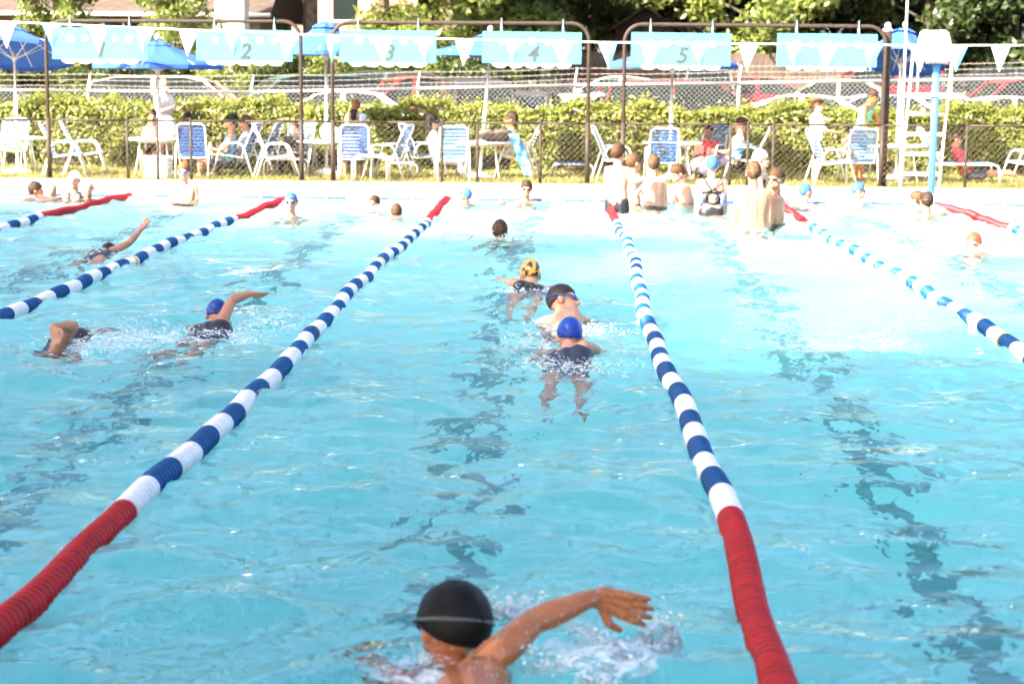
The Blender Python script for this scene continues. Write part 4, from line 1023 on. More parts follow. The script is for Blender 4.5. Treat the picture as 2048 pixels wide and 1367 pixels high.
# ================================================================== PEOPLE
def un(v): v = Vector(v); return v.normalized()
class Fig: pass
def person(label, head, yaw=0, H=1.6, torso=(0, 0, 1), roll=0, face=None, hup=None, hs=1.0, arms=(None, None), legs='down', foot=None, skin='sk_pale', vox=.014, bw=1.0, sh=None, pelv=None, group=None, hand=1.0, arm=1.0, hw=1.0, nl=1.0):
    """head = world centre of the head; yaw 0 faces +Y, 180 faces the camera. arms: (right, left) as ('d', upper, fore) local directions or ('p', elbow, wrist, tip) places"""
    s = H / 1.7; Rz = Matrix.Rotation(R(yaw), 3, 'Z'); up = un(Rz @ Vector(torso)); fw = Rz @ Vector((0, 1, 0)); right = Rz @ Vector((1, 0, 0))
    right = (right - up * right.dot(up)).normalized()
    if roll: right = Matrix.Rotation(R(roll), 3, up) @ right
    front = up.cross(right)
    fd = un(face) if face is not None else fw.copy(); hu = un(hup) if hup is not None else Vector((0, 0, 1)); fd = (fd - hu * fd.dot(hu)).normalized(); hr = fd.cross(hu)
    k = hs * (0.72 + .28 * s)                       # heads shrink less than bodies
    C = []; A = lambda tg, p0, r0, p1, r1: C.append((tg, Vector(p0), r0, Vector(p1), r1))
    neck = head - hu * .115 * k * nl - fd * .015 * k - up * .035 * s
    pel = pelv if pelv is not None else neck - up * .53 * s
    tv = neck - pel; upv = tv.normalized(); chest = neck - upv * .15 * s; waist = pel + tv * .36
    for sg in (-1, 1):
        A('torso', pel + right * sg * .072 * s, .098 * s * bw, waist + right * sg * .062 * s, .088 * s * bw); A('torso', waist + right * sg * .062 * s, .088 * s * bw, chest + right * sg * .085 * s, .098 * s * bw)
        A('chest', chest + right * sg * .085 * s, .098 * s * bw, neck - upv * .085 * s + right * sg * .10 * s, .066 * s * bw)
    A('torso', pel, .10 * s * bw, chest, .105 * s * bw)
    A('neck', neck - upv * .05 * s, .062 * s, head - hu * .05 * k, .052 * k)
    A('chest', neck - upv * .06 * s, .062 * s, neck - upv * .02 * s, .058 * s)
    hipz = []; fig = Fig(); fig.sh = []
    for idx, sg in enumerate((1, -1)):
        S = sh[idx] if sh and sh[idx] is not None else neck - upv * .075 * s + right * sg * .172 * s
        fig.sh.append(S); A('chest', neck - upv * .09 * s + right * sg * .06 * s, .07 * s, S, .058 * s)
        a = arms[idx]
        if a is None: a = ('d', (sg * .12, .02, -1), (sg * .02, .25, -1))
        if a[0] == 'd':
            e = S + un(Rz @ Vector(a[1])) * .28 * s; f = un(Rz @ Vector(a[2])); w = e + f * .24 * s; tip = w + f * .17 * s
        else: e, w, tip = (Vector(q) for q in a[1:4]); f = un(tip - w)
        s_ = s; s = s * arm; A('uparm', S, .052 * s, S.lerp(e, .5), .047 * s); A('uparm', S.lerp(e, .5), .047 * s, e, .039 * s); A('forearm', e, .039 * s, e.lerp(w, .28), .043 * s); A('forearm', e.lerp(w, .28), .043 * s, e.lerp(w, .7), .033 * s); A('forearm', e.lerp(w, .7), .033 * s, w, .025 * s); s = s_
        pn = f.cross(right if abs(f.dot(right)) < .8 else up).normalized(); sd = f.cross(pn)
        if a[0] == 'p' and len(a) > 4: sd = un(a[4]); sd = (sd - f * sd.dot(f)).normalized(); pn = sd.cross(f)
        hk = s * hand
        for q in (-1, 0, 1): A('hand', w + f * .012 * hk + sd * q * .014 * hk, .018 * hk, w + f * .085 * hk + sd * q * .024 * hk, .0155 * hk)
        for q, ln in ((-1.5, .062), (-.5, .080), (.5, .084), (1.5, .072)):
            b0 = w + f * .085 * hk + sd * q * .020 * hk; b1 = b0 + (f + pn * -.15 + sd * q * .06).normalized() * ln * .5 * hk; b2 = b1 + (f - pn * .55 + sd * q * .04).normalized() * ln * .5 * hk
            A('hand', b0, .0105 * hk, b1, .0095 * hk); A('hand', b1, .0095 * hk, b2, .0075 * hk)
        b0 = w + f * .03 * hk + sd * .03 * hk; b1 = b0 + (f * .7 + sd * .75).normalized() * .04 * hk; b2 = b1 + (f * .95 + sd * .2 - pn * .2).normalized() * .035 * hk
        A('hand', b0, .0135 * hk, b1, .0115 * hk); A('hand', b1, .0115 * hk, b2, .0085 * hk)
    for sg in (1, -1):
        hp = pel - upv * .03 * s + right * sg * .088 * s
        if legs == 'down':
            az = foot if foot is not None else hp.z - .86 * s
            L = max(.2, hp.z - az - .07 * s); kn = hp + Vector((right.x * sg * .01, right.y * sg * .01, -L * .5)) + front * .02; an = Vector((hp.x + right.x * sg * .01, hp.y + right.y * sg * .01, az + .07 * s))
        else:
            l = legs[0 if sg > 0 else 1]
            if l[0] == 'p': kn, an = Vector(l[1]), Vector(l[2])
            else: kn = hp + un(Rz @ Vector(l[0])) * .42 * s; an = kn + un(Rz @ Vector(l[1])) * .40 * s
            if foot is not None:
                an.z = foot + .06 * s
        A('thigh', hp, .086 * s * bw, kn, .056 * s * bw); A('shin', kn, .056 * s, kn.lerp(an, .3), .055 * s); A('shin', kn.lerp(an, .3), .055 * s, an, .036 * s)
        shin = (an - kn).normalized(); ff = fw if abs(shin.dot(fw)) < .75 else un(shin * .8 + Vector((0, 0, -.3)))
        A('foot', an - Vector((0, 0, .03 * s)), .036 * s, an + ff * .16 * s - Vector((0, 0, .045 * s)), .024 * s)
    mb = MB()
    for tg, p0, r0, p1, r1 in C: mb.cap(p0 - pel, r0, p1 - pel, r1)
    HM = Matrix((hr, fd, hu)).transposed(); hc = head - pel; fig.hw = hw
    mb.ell(hc + hu * .022 * k - fd * .012 * k, (.074 * k * hw, .094 * k, .094 * k), 16, 12, HM)
    mb.ell(hc + fd * .022 * k - hu * .045 * k, (.058 * k, .066 * k, .075 * k), 14, 10, HM)
    mb.cap(hc + fd * .072 * k - hu * .078 * k, .026 * k, hc + fd * .068 * k - hu * .082 * k, .028 * k)
    mb.cap(hc + fd * .082 * k + hu * .005 * k, .012 * k, hc + fd * .100 * k - hu * .030 * k, .016 * k)
    for sg in (-1, 1):
        mb.ell(hc + hr * sg * .075 * k - hu * .012 * k - fd * .005 * k, (.012 * k, .022 * k, .034 * k), 8, 6, HM); mb.ell(hc + fd * .078 * k + hr * sg * .03 * k + hu * .018 * k, (.026 * k, .012 * k, .008 * k), 8, 6, HM)
    me = remesh(mb, vox, 2 if vox < .009 else 3)
    o = obj('person', me, M[skin], smooth=True, loc=pel); tag(o, label, 'person', group)
    fig.o, fig.C, fig.pel, fig.hc, fig.HM, fig.k, fig.fd, fig.hu, fig.hr, fig.s, fig.up, fig.right, fig.front, fig.neck, fig.chest, fig.waist, fig.vox = o, C, pel, hc, HM, k, fd, hu, hr, s, upv, right, front, neck, chest, waist, vox
    return fig
def garment(f, name, mt, tags, inflate=.012, vox=None, label=None):
    """tags: {tag: (from, to)} share of each limb the garment covers"""
    mb = MB()
    for tg, p0, r0, p1, r1 in f.C:
        if tg in tags:
            a, b = tags[tg]; mb.cap(p0.lerp(p1, a) - f.pel, r0 + (r1 - r0) * a + inflate, p0.lerp(p1, b) - f.pel, r0 + (r1 - r0) * b + inflate)
    o = obj(name, remesh(mb, vox or max(f.vox, .012), 3), mt, f.o, True)
    if label: o['label'] = label
    return o
def briefs(f, mt, name='swim_trunks', leg=.0):
    mb = MB(); P = f.pel
    for sg in (-1, 1):
        mb.cap(f.right * sg * .072 * f.s, .106 * f.s, (f.waist - P) * .45 + f.right * sg * .070 * f.s, .098 * f.s)
    for tg, p0, r0, p1, r1 in f.C:
        if tg == 'thigh' and leg > 0: mb.cap(p0 - P, r0 + .02 * f.s, p0.lerp(p1, leg) - P, (r0 + (r1 - r0) * leg) + .026 * f.s)
    return obj(name, remesh(mb, .014, 3), mt, f.o, True)
def dome(f, mt, name, grow=1.07, reach=100, back=28, rough=0.0, stripe=None):
    ax = (f.hu * math.cos(R(back)) - f.fd * math.sin(R(back))).normalized(); rt = f.hr; fy = ax.cross(rt); Mx = Matrix((rt, fy, ax)).transposed()
    k = f.k; c = f.hc + f.hu * .022 * k - f.fd * .012 * k; mb = MB(); n, m = 28, 16; rg = random.Random(int(f.pel.x * 1000)); rings = []
    for th in (0, 1):
        for i in range(m + 1):
            t = R(reach) * i / m; ring = []
            for j in range(n):
                a = 6.2832 * j / n; d = Vector((.074 * f.hw * math.sin(t) * math.cos(a), .094 * math.sin(t) * math.sin(a), .094 * math.cos(t)))
                g = (grow if not th else grow * .93) + (rough * (rg.random() - .5) * (1 if not th else 0)) + (.012 * math.sin(5 * a + 7 * t) * (name == 'swim_cap') * (i > 2))
                ring.append(c + Mx @ d * k * g)
            rings.append(ring)
    out = rings[:m + 1]; inn = list(reversed(rings[m + 1:]))
    o = MB().loft(out + inn, False).build(name, mt, f.o, True); return o
def goggles(f, mt=None, strap='strap_grey', front=True):
    k = f.k; c = f.hc; mb = MB()
    if front:
        for sg in (-1, 1): mb.ell(c + f.fd * .084 * k + f.hr * sg * .033 * k + f.hu * .002 * k, (.026 * k, .014 * k, .018 * k), 10, 6, f.HM)
        mb.cap(c + f.fd * .094 * k - f.hr * .014 * k, .005 * k, c + f.fd * .094 * k + f.hr * .014 * k, .005 * k)
        g = mb.build('goggles', mt or M['gog_blue'], f.o, True)
    pts = []
    for a in np.linspace(R(35), R(325), 22): pts.append(c + (f.fd * math.cos(a) * .104 - f.fd * .008 + f.hr * math.sin(a) * .086 * f.hw) * k + f.hu * (.004 + .022 * (1 - math.cos(a)) / 2) * k)
    MB().tube(pts, .0048 * k, 6, flat=1.1).build('goggle_strap', M[strap], f.o, True)
def features(f, mouth=True):
    k = f.k; mb = MB()
    for sg in (-1, 1): mb.ell(f.hc + f.fd * .079 * k + f.hr * sg * .031 * k + f.hu * .002 * k, (.014 * k, .012 * k, .009 * k), 8, 6, f.HM)
    mb.build('eyes', M['eye'], f.o, True)
    if mouth: MB().ell(f.hc + f.fd * .082 * k - f.hu * .060 * k, (.024 * k, .012 * k, .008 * k), 8, 6, f.HM).build('mouth', M['lip'], f.o, True)
def long_hair(f, mt, ln=.25, wid=.06, side=0.0):
    k = f.k; mb = MB(); c = f.hc - f.fd * .055 * k
    for q in (-1, 0, 1):
        p = c + f.hr * q * .045 * k; mb.cap(p + f.hu * .03 * k, .05 * k, p - Vector((0, 0, ln * .5)) + f.hr * (side * .5 + q * .01), wid * .8); mb.cap(p - Vector((0, 0, ln * .5)) + f.hr * (side * .5 + q * .01), wid * .8, p - Vector((0, 0, ln)) + f.hr * side - f.fd * .02, wid * .45)
    obj('long_hair', remesh(mb, .014, 3), mt, f.o, True)
BROWN, LIGHTB, DARKB, BLACK, GINGER, BLOND = hairm((.06, .03, .016)), hairm((.085, .045, .021)), hairm((.035, .02, .013)), hairm((.012, .010, .009)), hairm((.20, .075, .03)), hairm((.42, .30, .16))
BLUECAP, NAVYCAP, WHITECAP, BLACKCAP = capm((.04, .125, .40)), capm((.012, .045, .24)), capm((.75, .76, .76)), capm((.006, .005, .005), .6, .12)
BLACKSUIT = cloth((.012, .012, .016), .45)
def hair(f, mt, reach=112, back=34, grow=1.11): return dome(f, mt, 'hair', grow, reach, back, .11)

# ---- splashes
def droplets(name, label, pts, sizes, mt, flat=.8, seed=1):
    base = MB().ell((0, 0, 0), (1, 1, 1), 7, 5); bv = np.array(base.v); fb = base.f
    rg = np.random.default_rng(seed); pts = np.asarray(pts); n = len(pts); o0 = pts.mean(0); o0[2] = 0
    mb = MB(); q = np.array([f_ for f_ in fb if len(f_) == 4]); caps = [f_ for f_ in fb if len(f_) != 4]
    vs = []; fs = []
    for i in range(n):
        sc = sizes[i] * np.array([rg.uniform(.6, 1.7), rg.uniform(.6, 1.7), rg.uniform(.5, 1.2) * flat]); a = rg.uniform(0, 6.28); c, s = math.cos(a), math.sin(a)
        w = bv * sc; w = np.stack([w[:, 0] * c - w[:, 1] * s, w[:, 0] * s + w[:, 1] * c, w[:, 2]], 1) + pts[i] - o0
        fs.append(q + len(vs) * len(bv)); vs.append(w)
    o = obj(name, mesh_np(name, np.concatenate(vs), np.concatenate(fs)), mt, smooth=True, loc=o0); tag(o, label, 'splash', kind='stuff'); return o
def foam_mat(name, tr):
    m, nt, b = new_mat(name); b.inputs['Base Color'].default_value = (.9, .95, .97, 1); b.inputs['Roughness'].default_value = .12; b.inputs['IOR'].default_value = 1.33; b.inputs['Transmission Weight'].default_value = tr
    tc = N(nt, 'ShaderNodeTexCoord'); no = N(nt, 'ShaderNodeTexNoise'); no.inputs['Scale'].default_value = 30; rp = N(nt, 'ShaderNodeValToRGB'); rp.color_ramp.elements[0].color = (.72, .88, .93, 1); rp.color_ramp.elements[1].color = (.95, .97, .98, 1)
    nt.links.new(tc.outputs['Object'], no.inputs[0]); nt.links.new(no.outputs['Fac'], rp.inputs[0]); nt.links.new(rp.outputs[0], b.inputs['Base Color']); return m
M['foam'] = foam_mat('water_foam', .4); M['spray'] = foam_mat('water_spray', .12)
def splash(label, c, rx, ry, h, n, size=.014, seed=1, foam=.6):
    n = int(n * 1.6); rg = np.random.default_rng(seed); u = rg.normal(size=(n, 2)) * .5; r = np.clip(np.linalg.norm(u, axis=1), 0, 2)
    z = np.where(rg.random(n) < foam, rg.normal(.006, .01, n), np.abs(rg.normal(0, .45, n)) * h * np.exp(-r * .8))
    pts = np.stack([c[0] + u[:, 0] * rx, c[1] + u[:, 1] * ry, z], 1); size *= .42; sz = size * rg.gamma(2.0, .45, n) * np.where(z > .03, .7, 1.0) + .0015
    churn(c, max(rx, ry) * .95, .85)
    return droplets('splash', label, pts, np.clip(sz, .002, size * 2.2), M['foam'], .6, seed)

# ---- the swimmer in front: black cap, right arm swinging over
Y1 = 5.72; h1 = at(903, 1256, Y1)
S1 = at(1003, 1302, 5.55); E1 = at(1066, 1242, 5.68); W1 = at(1192, 1192, 5.84); T1 = at(1306, 1228, 5.86)
f = person('swimmer in a black cap in front, right arm swinging over the water', h1, 0, 1.78, (0.04, 1, -.02), roll=-24, face=(-.55, .8, -.2), hup=(.08, .3, .95), hs=1.28,
           arms=(('p', E1, W1, T1, (.2, -.1, -1)), ('d', (-.5, .9, -.5), (-.1, 1, -.45))), legs=(((0, -1, -.12), (0, -1, -.02)), ((0, -1, -.22), (0, -1, -.1))), skin='sk_tan', vox=.0052, hand=1.22, arm=1.08, hw=1.2, sh=(S1, None), pelv=at(955, 1400, 5.0) - Vector((0, 0, .19)))
f.o.data.update(); dome(f, mat('black_latex', (.006, .005, .005), .5, .3, 12, spec=.18, bump=.35, bscale=16), 'swim_cap', 1.10, 106, 24); goggles(f, M['gog_black'], 'strap_grey'); briefs(f, BLACKSUIT)
def beads(f, n, seed):
    # drops of water standing on the wet skin
    me = f.o.data; rg = np.random.default_rng(seed); co = np.empty(len(me.vertices) * 3, np.float32); me.vertices.foreach_get('co', co); co = co.reshape(-1, 3); nm = np.empty_like(co).ravel(); me.vertex_normals.foreach_get('vector', nm); nm = nm.reshape(-1, 3)
    ok = np.where((co[:, 2] + f.pel.z > .02) & (nm[:, 1] < .3))[0]; pick = rg.choice(ok, n); mb = MB()
    for i in pick: r = .0016 + .0024 * rg.random() ** 2; mb.ell(Vector(co[i]) + Vector(nm[i]) * r * .4, (r, r, r * 1.3), 7, 5)
    o = mb.build('water_beads', M['bead'], f.o, True); o['kind'] = 'stuff'
M['bead'] = mat('water_bead', (.9, .93, .95), .05, .02, trans=.6)
beads(f, 420, 3)
churn((h1.x, 5.4), .5, .3)
P1 = [at(1308, 1236, 5.93), at(1338, 1262, 5.9), at(1342, 1310, 5.85), at(1300, 1360, 5.75), at(1235, 1380, 5.65)]
def trail(label, paths, n, rad, size, seed):
    rg = np.random.default_rng(seed); pts, sz = [], []
    for P in paths:
        for _ in range(n):
            u = rg.random() * (len(P) - 1); k = min(int(u), len(P) - 2); q = P[k].lerp(P[k + 1], u - k); j = rg.normal(size=3) * rad
            pts.append((q.x + j[0], q.y + j[1], max(q.z + j[2], -.005))); sz.append(size * rg.gamma(2, .4) + .0012)
    return droplets('splash', label, pts, np.clip(sz, .001, size * 2), M['spray'], .9, seed)
def strands(label, paths, n, jit, rad, seed):
    rg = random.Random(seed); mb = MB(); o0 = Vector((paths[0][0].x, paths[0][0].y, 0))
    for P in paths:
        for _ in range(n):
            j0 = Vector([rg.gauss(0, jit) for _ in range(3)]); j1 = Vector([rg.gauss(0, jit) for _ in range(3)]); m = 16; u0, u1 = sorted((rg.uniform(-.05, .7), rg.uniform(.3, 1.05))); pts, rr = [], []
            if u1 - u0 < .15: continue
            for i in range(m):
                u = min(max(u0 + (u1 - u0) * i / (m - 1), 0), .999) * (len(P) - 1); k = int(u); t = u - k; a, b = P[k], P[k + 1]; pa = P[max(k - 1, 0)]; pb = P[min(k + 2, len(P) - 1)]
                q = .5 * ((2 * a) + (b - pa) * t + (2 * pa - 5 * a + 4 * b - pb) * t * t + (3 * a - pa - 3 * b + pb) * t ** 3)
                q = q + j0 * (1 - i / m) * .5 + j1 * (i / m) * 2.0 + Vector([rg.gauss(0, .0009) for _ in range(3)]); pts.append(q - o0); rr.append(rad * rg.uniform(.55, 1.3) * (1 if 0 < i < m - 1 else .3))
            mb.tube(pts, rr, 6)
    o = mb.build('splash', M['spray'], None, True, o0); return tag(o, label, 'splash', kind='stuff')
strands('arc of water streaming off the front swimmer hand', [P1, P1, [at(1303, 1238, 5.88), at(1300, 1285, 5.85), at(1270, 1335, 5.78), at(1215, 1375, 5.65)]], 22, .022, .0022, 4)
trail('droplets flung off the front swimmer hand', [P1, P1[1:], [at(1300, 1240, 5.93), at(1285, 1300, 5.85), at(1250, 1350, 5.75)]], 160, .02, .0032, 4)
trail('ring of spray on the water below the front swimmer arm', [[wat(1075, 1215), wat(1160, 1255), wat(1200, 1300), wat(1130, 1345), wat(1060, 1330)], [wat(1200, 1300), wat(1255, 1330), wat(1170, 1375)], [wat(960, 1225), wat(1080, 1222)]], 520, .03, .0036, 5)
splash('small foam at the left shoulder of the front swimmer', wat(835, 1335), .25, .2, .05, 160, .006, 6); churn(wat(1150, 1290), .28, .9); churn(wat(1230, 1340), .2, 1.0)

def crawl(label, headpt, dirn, H, skin, arms, roll=0, face=None, hup=None, sh=(None, None), hs=1.05, slope=0.0, vox=.009, suit=True, legs=None, suitm=None, pz=None):
    yaw = 0 if dirn > 0 else 180
    f = person(label, headpt, yaw, H, (0, 1, slope), roll=roll, face=face or (0, dirn * .8, -.6), hup=hup or (0, dirn * .75, .65), arms=arms, sh=sh, hs=hs, nl=.62, pelv=None if pz is None else Vector((headpt.x - .02, headpt.y - dirn * .60 * H / 1.6, pz)),
               legs=legs or (((.05, -1, -.30), (0, -1, -.22)), ((-.05, -1, -.42), (0, -1, -.1))), skin=skin, vox=vox)
    if suit: garment(f, 'swimsuit', suitm or BLACKSUIT, {'torso': (0, .96)}, .009)
    return f
LOWARM_R = ('d', (.35, .9, -.5), (.1, 1, -.35)); LOWARM_L = ('d', (-.35, .9, -.5), (-.1, 1, -.35))
# swimmer coming towards the camera at left, bent arm
w = wat(122, 692); S = Vector((w.x, w.y, .03)); hp = S + Vector((-.06, -.14, -.22))
f = crawl('swimmer in a black swimsuit at far left with a bent arm over the water', hp, -1, 1.62, 'sk_mid', (('p', at(148, 652, S.y - .05), at(106, 652, S.y - .16), at(112, 674, S.y - .20)), LOWARM_L), roll=18, sh=(S, None), slope=-.36); dome(f, BLACKCAP, 'swim_cap')
splash('foam trailing behind the bent armed swimmer at left', wat(240, 672), .55, .8, .10, 420, .012, 8); splash('foam at the shoulder of the bent armed swimmer at left', wat(190, 690), .35, .35, .06, 180, .010, 18)
# blue cap swimmer, arm forward
w = wat(448, 648); S = Vector((w.x, w.y, .05))
f = crawl('swimmer in a blue cap left of centre with one arm stretched forward', at(434, 630, w.y + .10), 1, 1.58, 'sk_mid', (('p', at(464, 600, S.y + .12), at(502, 587, S.y + .22), at(537, 592, S.y + .30)), LOWARM_L), roll=-15, sh=(S, None), slope=.3, pz=-.24); dome(f, NAVYCAP, 'swim_cap', 1.08, 112)
splash('spray in front of the blue capped swimmer left of centre', wat(545, 640), .45, .5, .16, 380, .011, 9); splash('foam around the blue capped swimmer left of centre', wat(430, 668), .5, .35, .05, 260, .011, 10)
# far left swimmer with a straight arm
w = wat(226, 510); S = Vector((w.x, w.y, .04))
f = crawl('far swimmer at left reaching a straight arm up and forward', S + Vector((-.10, .20, -.06)), 1, 1.6, 'sk_mid', (('p', at(258, 486, S.y + .12), at(283, 458, S.y + .26), at(292, 446, S.y + .32)), LOWARM_L), roll=-20, sh=(S, None)); hair(f, DARKB)
splash('foam around the far swimmer with a straight arm at left', wat(205, 514), .55, .4, .05, 220, .012, 11)
# brown capped swimmer breathing to the right
y5 = wat(1125, 645).y; H5 = at(1126, 602, y5 + .1)
f = crawl('swimmer in a dark brown cap and blue goggles turned to breathe at right', H5, 1, 1.66, 'sk_pale', (('d', (.5, .55, -.3), (.4, .8, -.5)), ('d', (-.3, 1, -.4), (0, 1, -.3))), roll=-20, face=(1, -.2, .0), hup=(-.12, .5, .85), slope=.2, pz=-.22, hs=1.2, suit=False, sh=(at(1146, 633, y5), None)); dome(f, capm((.035, .022, .018), .4), 'swim_cap', 1.08, 100, 26); goggles(f, M['gog_blue'], 'strap'); features(f)
briefs(f, BLACKSUIT)
splash('foam around the swimmer in the dark brown cap', wat(1150, 662), .45, .35, .09, 320, .011, 12)
# blue cap in front of him
y6 = wat(1140, 712).y; H6 = at(1139, 674, y6 + .15)
f = crawl('swimmer in a bright blue cap with a green stripe, centre right', H6, 1, 1.6, 'sk_pale', (('p', at(1188, 696, y6 + .05), at(1200, 712, y6 + .16), at(1203, 722, y6 + .3)), LOWARM_L), roll=-18, face=(-.1, .8, -.5), hup=(0, .5, .85), slope=.16, pz=-.22, hs=1.14, sh=(at(1168, 694, y6 - .05), None), suitm=cloth((.02, .025, .05), .45)); dome(f, capm((.008, .05, .32)), 'swim_cap', 1.08, 105, 25)
k = f.k; MB().tube([f.hc + f.hu * .022 * k - f.fd * .012 * k + Vector((0, 0, 0)) + (f.hr * .080 * math.cos(a) + (f.hu * .9 - f.fd * .42) * .103 * math.sin(a)) * k for a in np.linspace(.1, 3.04, 16)], .006, 6, flat=.6).build('cap_stripe', capm((.02, .35, .25)), f.o, True)
splash('foam around the swimmer in the bright blue cap', wat(1130, 728), .5, .5, .08, 480, .011, 13)
splash('spray left of the swimmer in the bright blue cap', wat(1080, 690), .35, .5, .10, 240, .010, 23)
# orange and black cap
y7 = wat(1060, 572).y; H7 = at(1061, 549, y7 + .1)
f = crawl('swimmer in an orange and black cap behind the brown capped one', H7, 1, 1.55, 'sk_pale', (LOWARM_R, ('p', at(1020, 566, y7), at(1003, 560, y7 + .15), at(996, 562, y7 + .25))), roll=15, face=(0, .8, -.5), hup=(0, .5, .85), slope=.2, pz=-.24, hs=1.22)
mo = mat('patterned_latex', (.03, .02, .02), .3, .1, 22, col2=(.62, .33, .06)); mo.node_tree.nodes['Color Ramp'].color_ramp.elements[0].position = .46; mo.node_tree.nodes['Color Ramp'].color_ramp.elements[1].position = .50; dome(f, mo, 'swim_cap', 1.08, 108, 25)
splash('foam around the swimmer in the orange and black cap', wat(1050, 578), .5, .4, .08, 240, .012, 14)
# distant heads in the water
def bob(label, px, py, skin, capmat=None, hairmat=None, yaw=180, wy=None, H=1.55, face=None, gog=None, dz=0.0, hs=1.18, feat=True, arms=(('d', (.7, .5, -.4), (.1, 1, .1)), ('d', (-.7, .5, -.4), (-.1, 1, .1)))):
    y = wat(px, wy or py + 16).y; y = min(y, FAR - .25); p = at(px, py, y)
    f = person(label, p, yaw, H, (0, .1, 1), face=face, arms=arms, skin=skin, vox=.015, hs=hs, foot=None, legs=(((.1, .5, -1), (0, -.7, -.8)), ((-.1, .5, -1), (0, -.7, -.8))))
    if capmat: dome(f, capmat, 'swim_cap', 1.08, 104, 26)
    if hairmat: hair(f, hairmat)
    if gog: goggles(f, M[gog])
    if feat: features(f)
    briefs(f, BLACKSUIT)
    return f
bob('face up swimmer with brown hair splashing at centre far', 1000, 462, 'sk_mid', None, BROWN, 0, 474, feat=False); splash('splash round the brown haired head at centre far', wat(1000, 474), .6, .5, .10, 260, .016, 15)
bob('swimmer in a blue cap facing the camera, beside the second red lane end', 582, 404, 'sk_pale', BLUECAP, None, 180, 434, gog='gog_black')
bob('low brown haired head near the wall, left of the third red lane end', 748, 406, 'sk_pale', None, BROWN, 150, 413, hs=1.0); bob('wet brown haired head just showing, nearer than its neighbour', 793, 424, 'sk_pale', None, BROWN, 0, 429, hs=1.0, feat=False)
splash('splash between the two low brown heads', wat(770, 420), .6, .5, .10, 160, .016, 16)
f = bob('blue capped swimmer lying along the far wall near the centre', 930, 391, 'sk_mid', BLUECAP, None, 60, 406, hs=1.1)
bob('dark haired boy facing the camera at the far wall, centre', 1053, 378, 'sk_mid', None, DARKB, 180, 402, gog='gog_black', H=1.5)
bob('dark haired boy in the water at the far left corner', 72, 380, 'sk_mid', None, DARKB, -75, 394, hs=1.15); bob('pale child holding the far wall beside the dark haired boy at left', 103, 382, 'sk_pale', None, BLOND, 20, 392, hs=1.0, feat=False)
bob('swimmer in a blue cap leaning back beside the standing group', 1612, 384, 'sk_pale', BLUECAP, None, -70, 412, hs=1.12); bob('swimmer in a blue cap looking right, left of the lifeguard chair', 1717, 381, 'sk_pale', BLUECAP, None, -95, 412, hs=1.12, gog='gog_black')
bob('brown haired head behind the dark haired boy below the lifeguard chair', 1832, 399, 'sk_pale', None, LIGHTB, 60, 420, hs=1.12)
f = bob('dark haired boy with a goggle strap facing away below the lifeguard chair', 1853, 402, 'sk_mid', None, DARKB, 10, 432, hs=1.15, feat=False); goggles(f, None, 'strap_grey', False)
f = bob('swimmer in a red cap among spray at far right', 1947, 488, 'sk_pale', capm((.40, .06, .03)), None, 150, 505, hs=1.15); splash('spray round the red capped swimmer at far right', wat(1965, 506), .5, .4, .16, 300, .014, 17)
# people standing in the far shallows
def stander(label, px, py, wpx, wpy, yaw, skin, hairmat=None, capmat=None, H=1.5, arms=(None, None), face=None, torso=(0, 0, 1), suit='trunks', suitm=None, hs=1.14, gog=None, feat=True, bw=1.0, strap=False, hup=None):
    y = min(wat(wpx, wpy).y, FAR - .2); f = person(label, at(px, py, y), yaw, H * 1.05, torso, face=face, hup=hup, arms=arms, skin=skin, vox=.013, hs=hs * 1.06, foot=floor_z(y), bw=bw * 1.1)
    if hairmat: hair(f, hairmat)
    if capmat: dome(f, capmat, 'swim_cap', 1.08, 104, 26)
    if suit == 'trunks': briefs(f, suitm or BLACKSUIT, leg=.5)
    if suit == 'full': garment(f, 'swimsuit', suitm or BLACKSUIT, {'torso': (0, .9)}, .009)
    if gog: goggles(f, M[gog])
    if strap: goggles(f, None, 'strap_grey', False)
    if feat: features(f)
    return f
UPARM_R = ('d', (.35, .25, -1), (-.1, 1, .35)); UPARM_L = ('d', (-.35, .25, -1), (.1, 1, .35))
f = stander('woman in a white cap and black bikini top by the far wall at left', 149, 360, 150, 399, 175, 'sk_pale', None, WHITECAP, 1.5, suit=None); garment(f, 'bikini_top', BLACKSUIT, {'chest': (.0, .35)}, .008)
f = stander('child in a white cap beside the woman in the black bikini top', 176, 375, 176, 402, -165, 'sk_pale', None, WHITECAP, 1.35, suit='full')
f = stander('boy with blue goggles and reddish hair standing by the far wall', 368, 343, 372, 403, 180, 'sk_pale', GINGER, None, 1.55, gog='gog_blue')
stander('dark haired boy at the left end of the group standing in the water', 1237, 306, 1245, 421, -35, 'sk_pale', BROWN, None, 1.6, arms=(UPARM_R, None), feat=False)
stander('brown haired boy half hidden behind the leftmost standing boy', 1268, 325, 1272, 412, -60, 'sk_pale', LIGHTB, None, 1.5, arms=(UPARM_R, UPARM_L))
stander('boy with short light brown hair seen from behind in the standing group', 1307, 328, 1310, 415, 5, 'sk_pale', LIGHTB, None, 1.5, feat=False, strap=True, arms=(None, UPARM_L))
stander('brown haired boy bending his head in the middle of the standing group', 1355, 346, 1372, 410, 115, 'sk_pale', BROWN, None, 1.45, torso=(0, .35, 1), face=(-.7, -.3, -.6), hup=(-.3, -.2, .9))
f = stander('girl in a blue cap and black cross back swimsuit seen from behind', 1424, 331, 1420, 427, 0, 'sk_pale', None, BLUECAP, 1.58, suit=None, feat=False)
mb = MB(); P0 = f.pel; b = lambda r, u, d=.128: f.waist - P0 + f.right * r * f.s + f.up * u * f.s - f.front * d * f.s
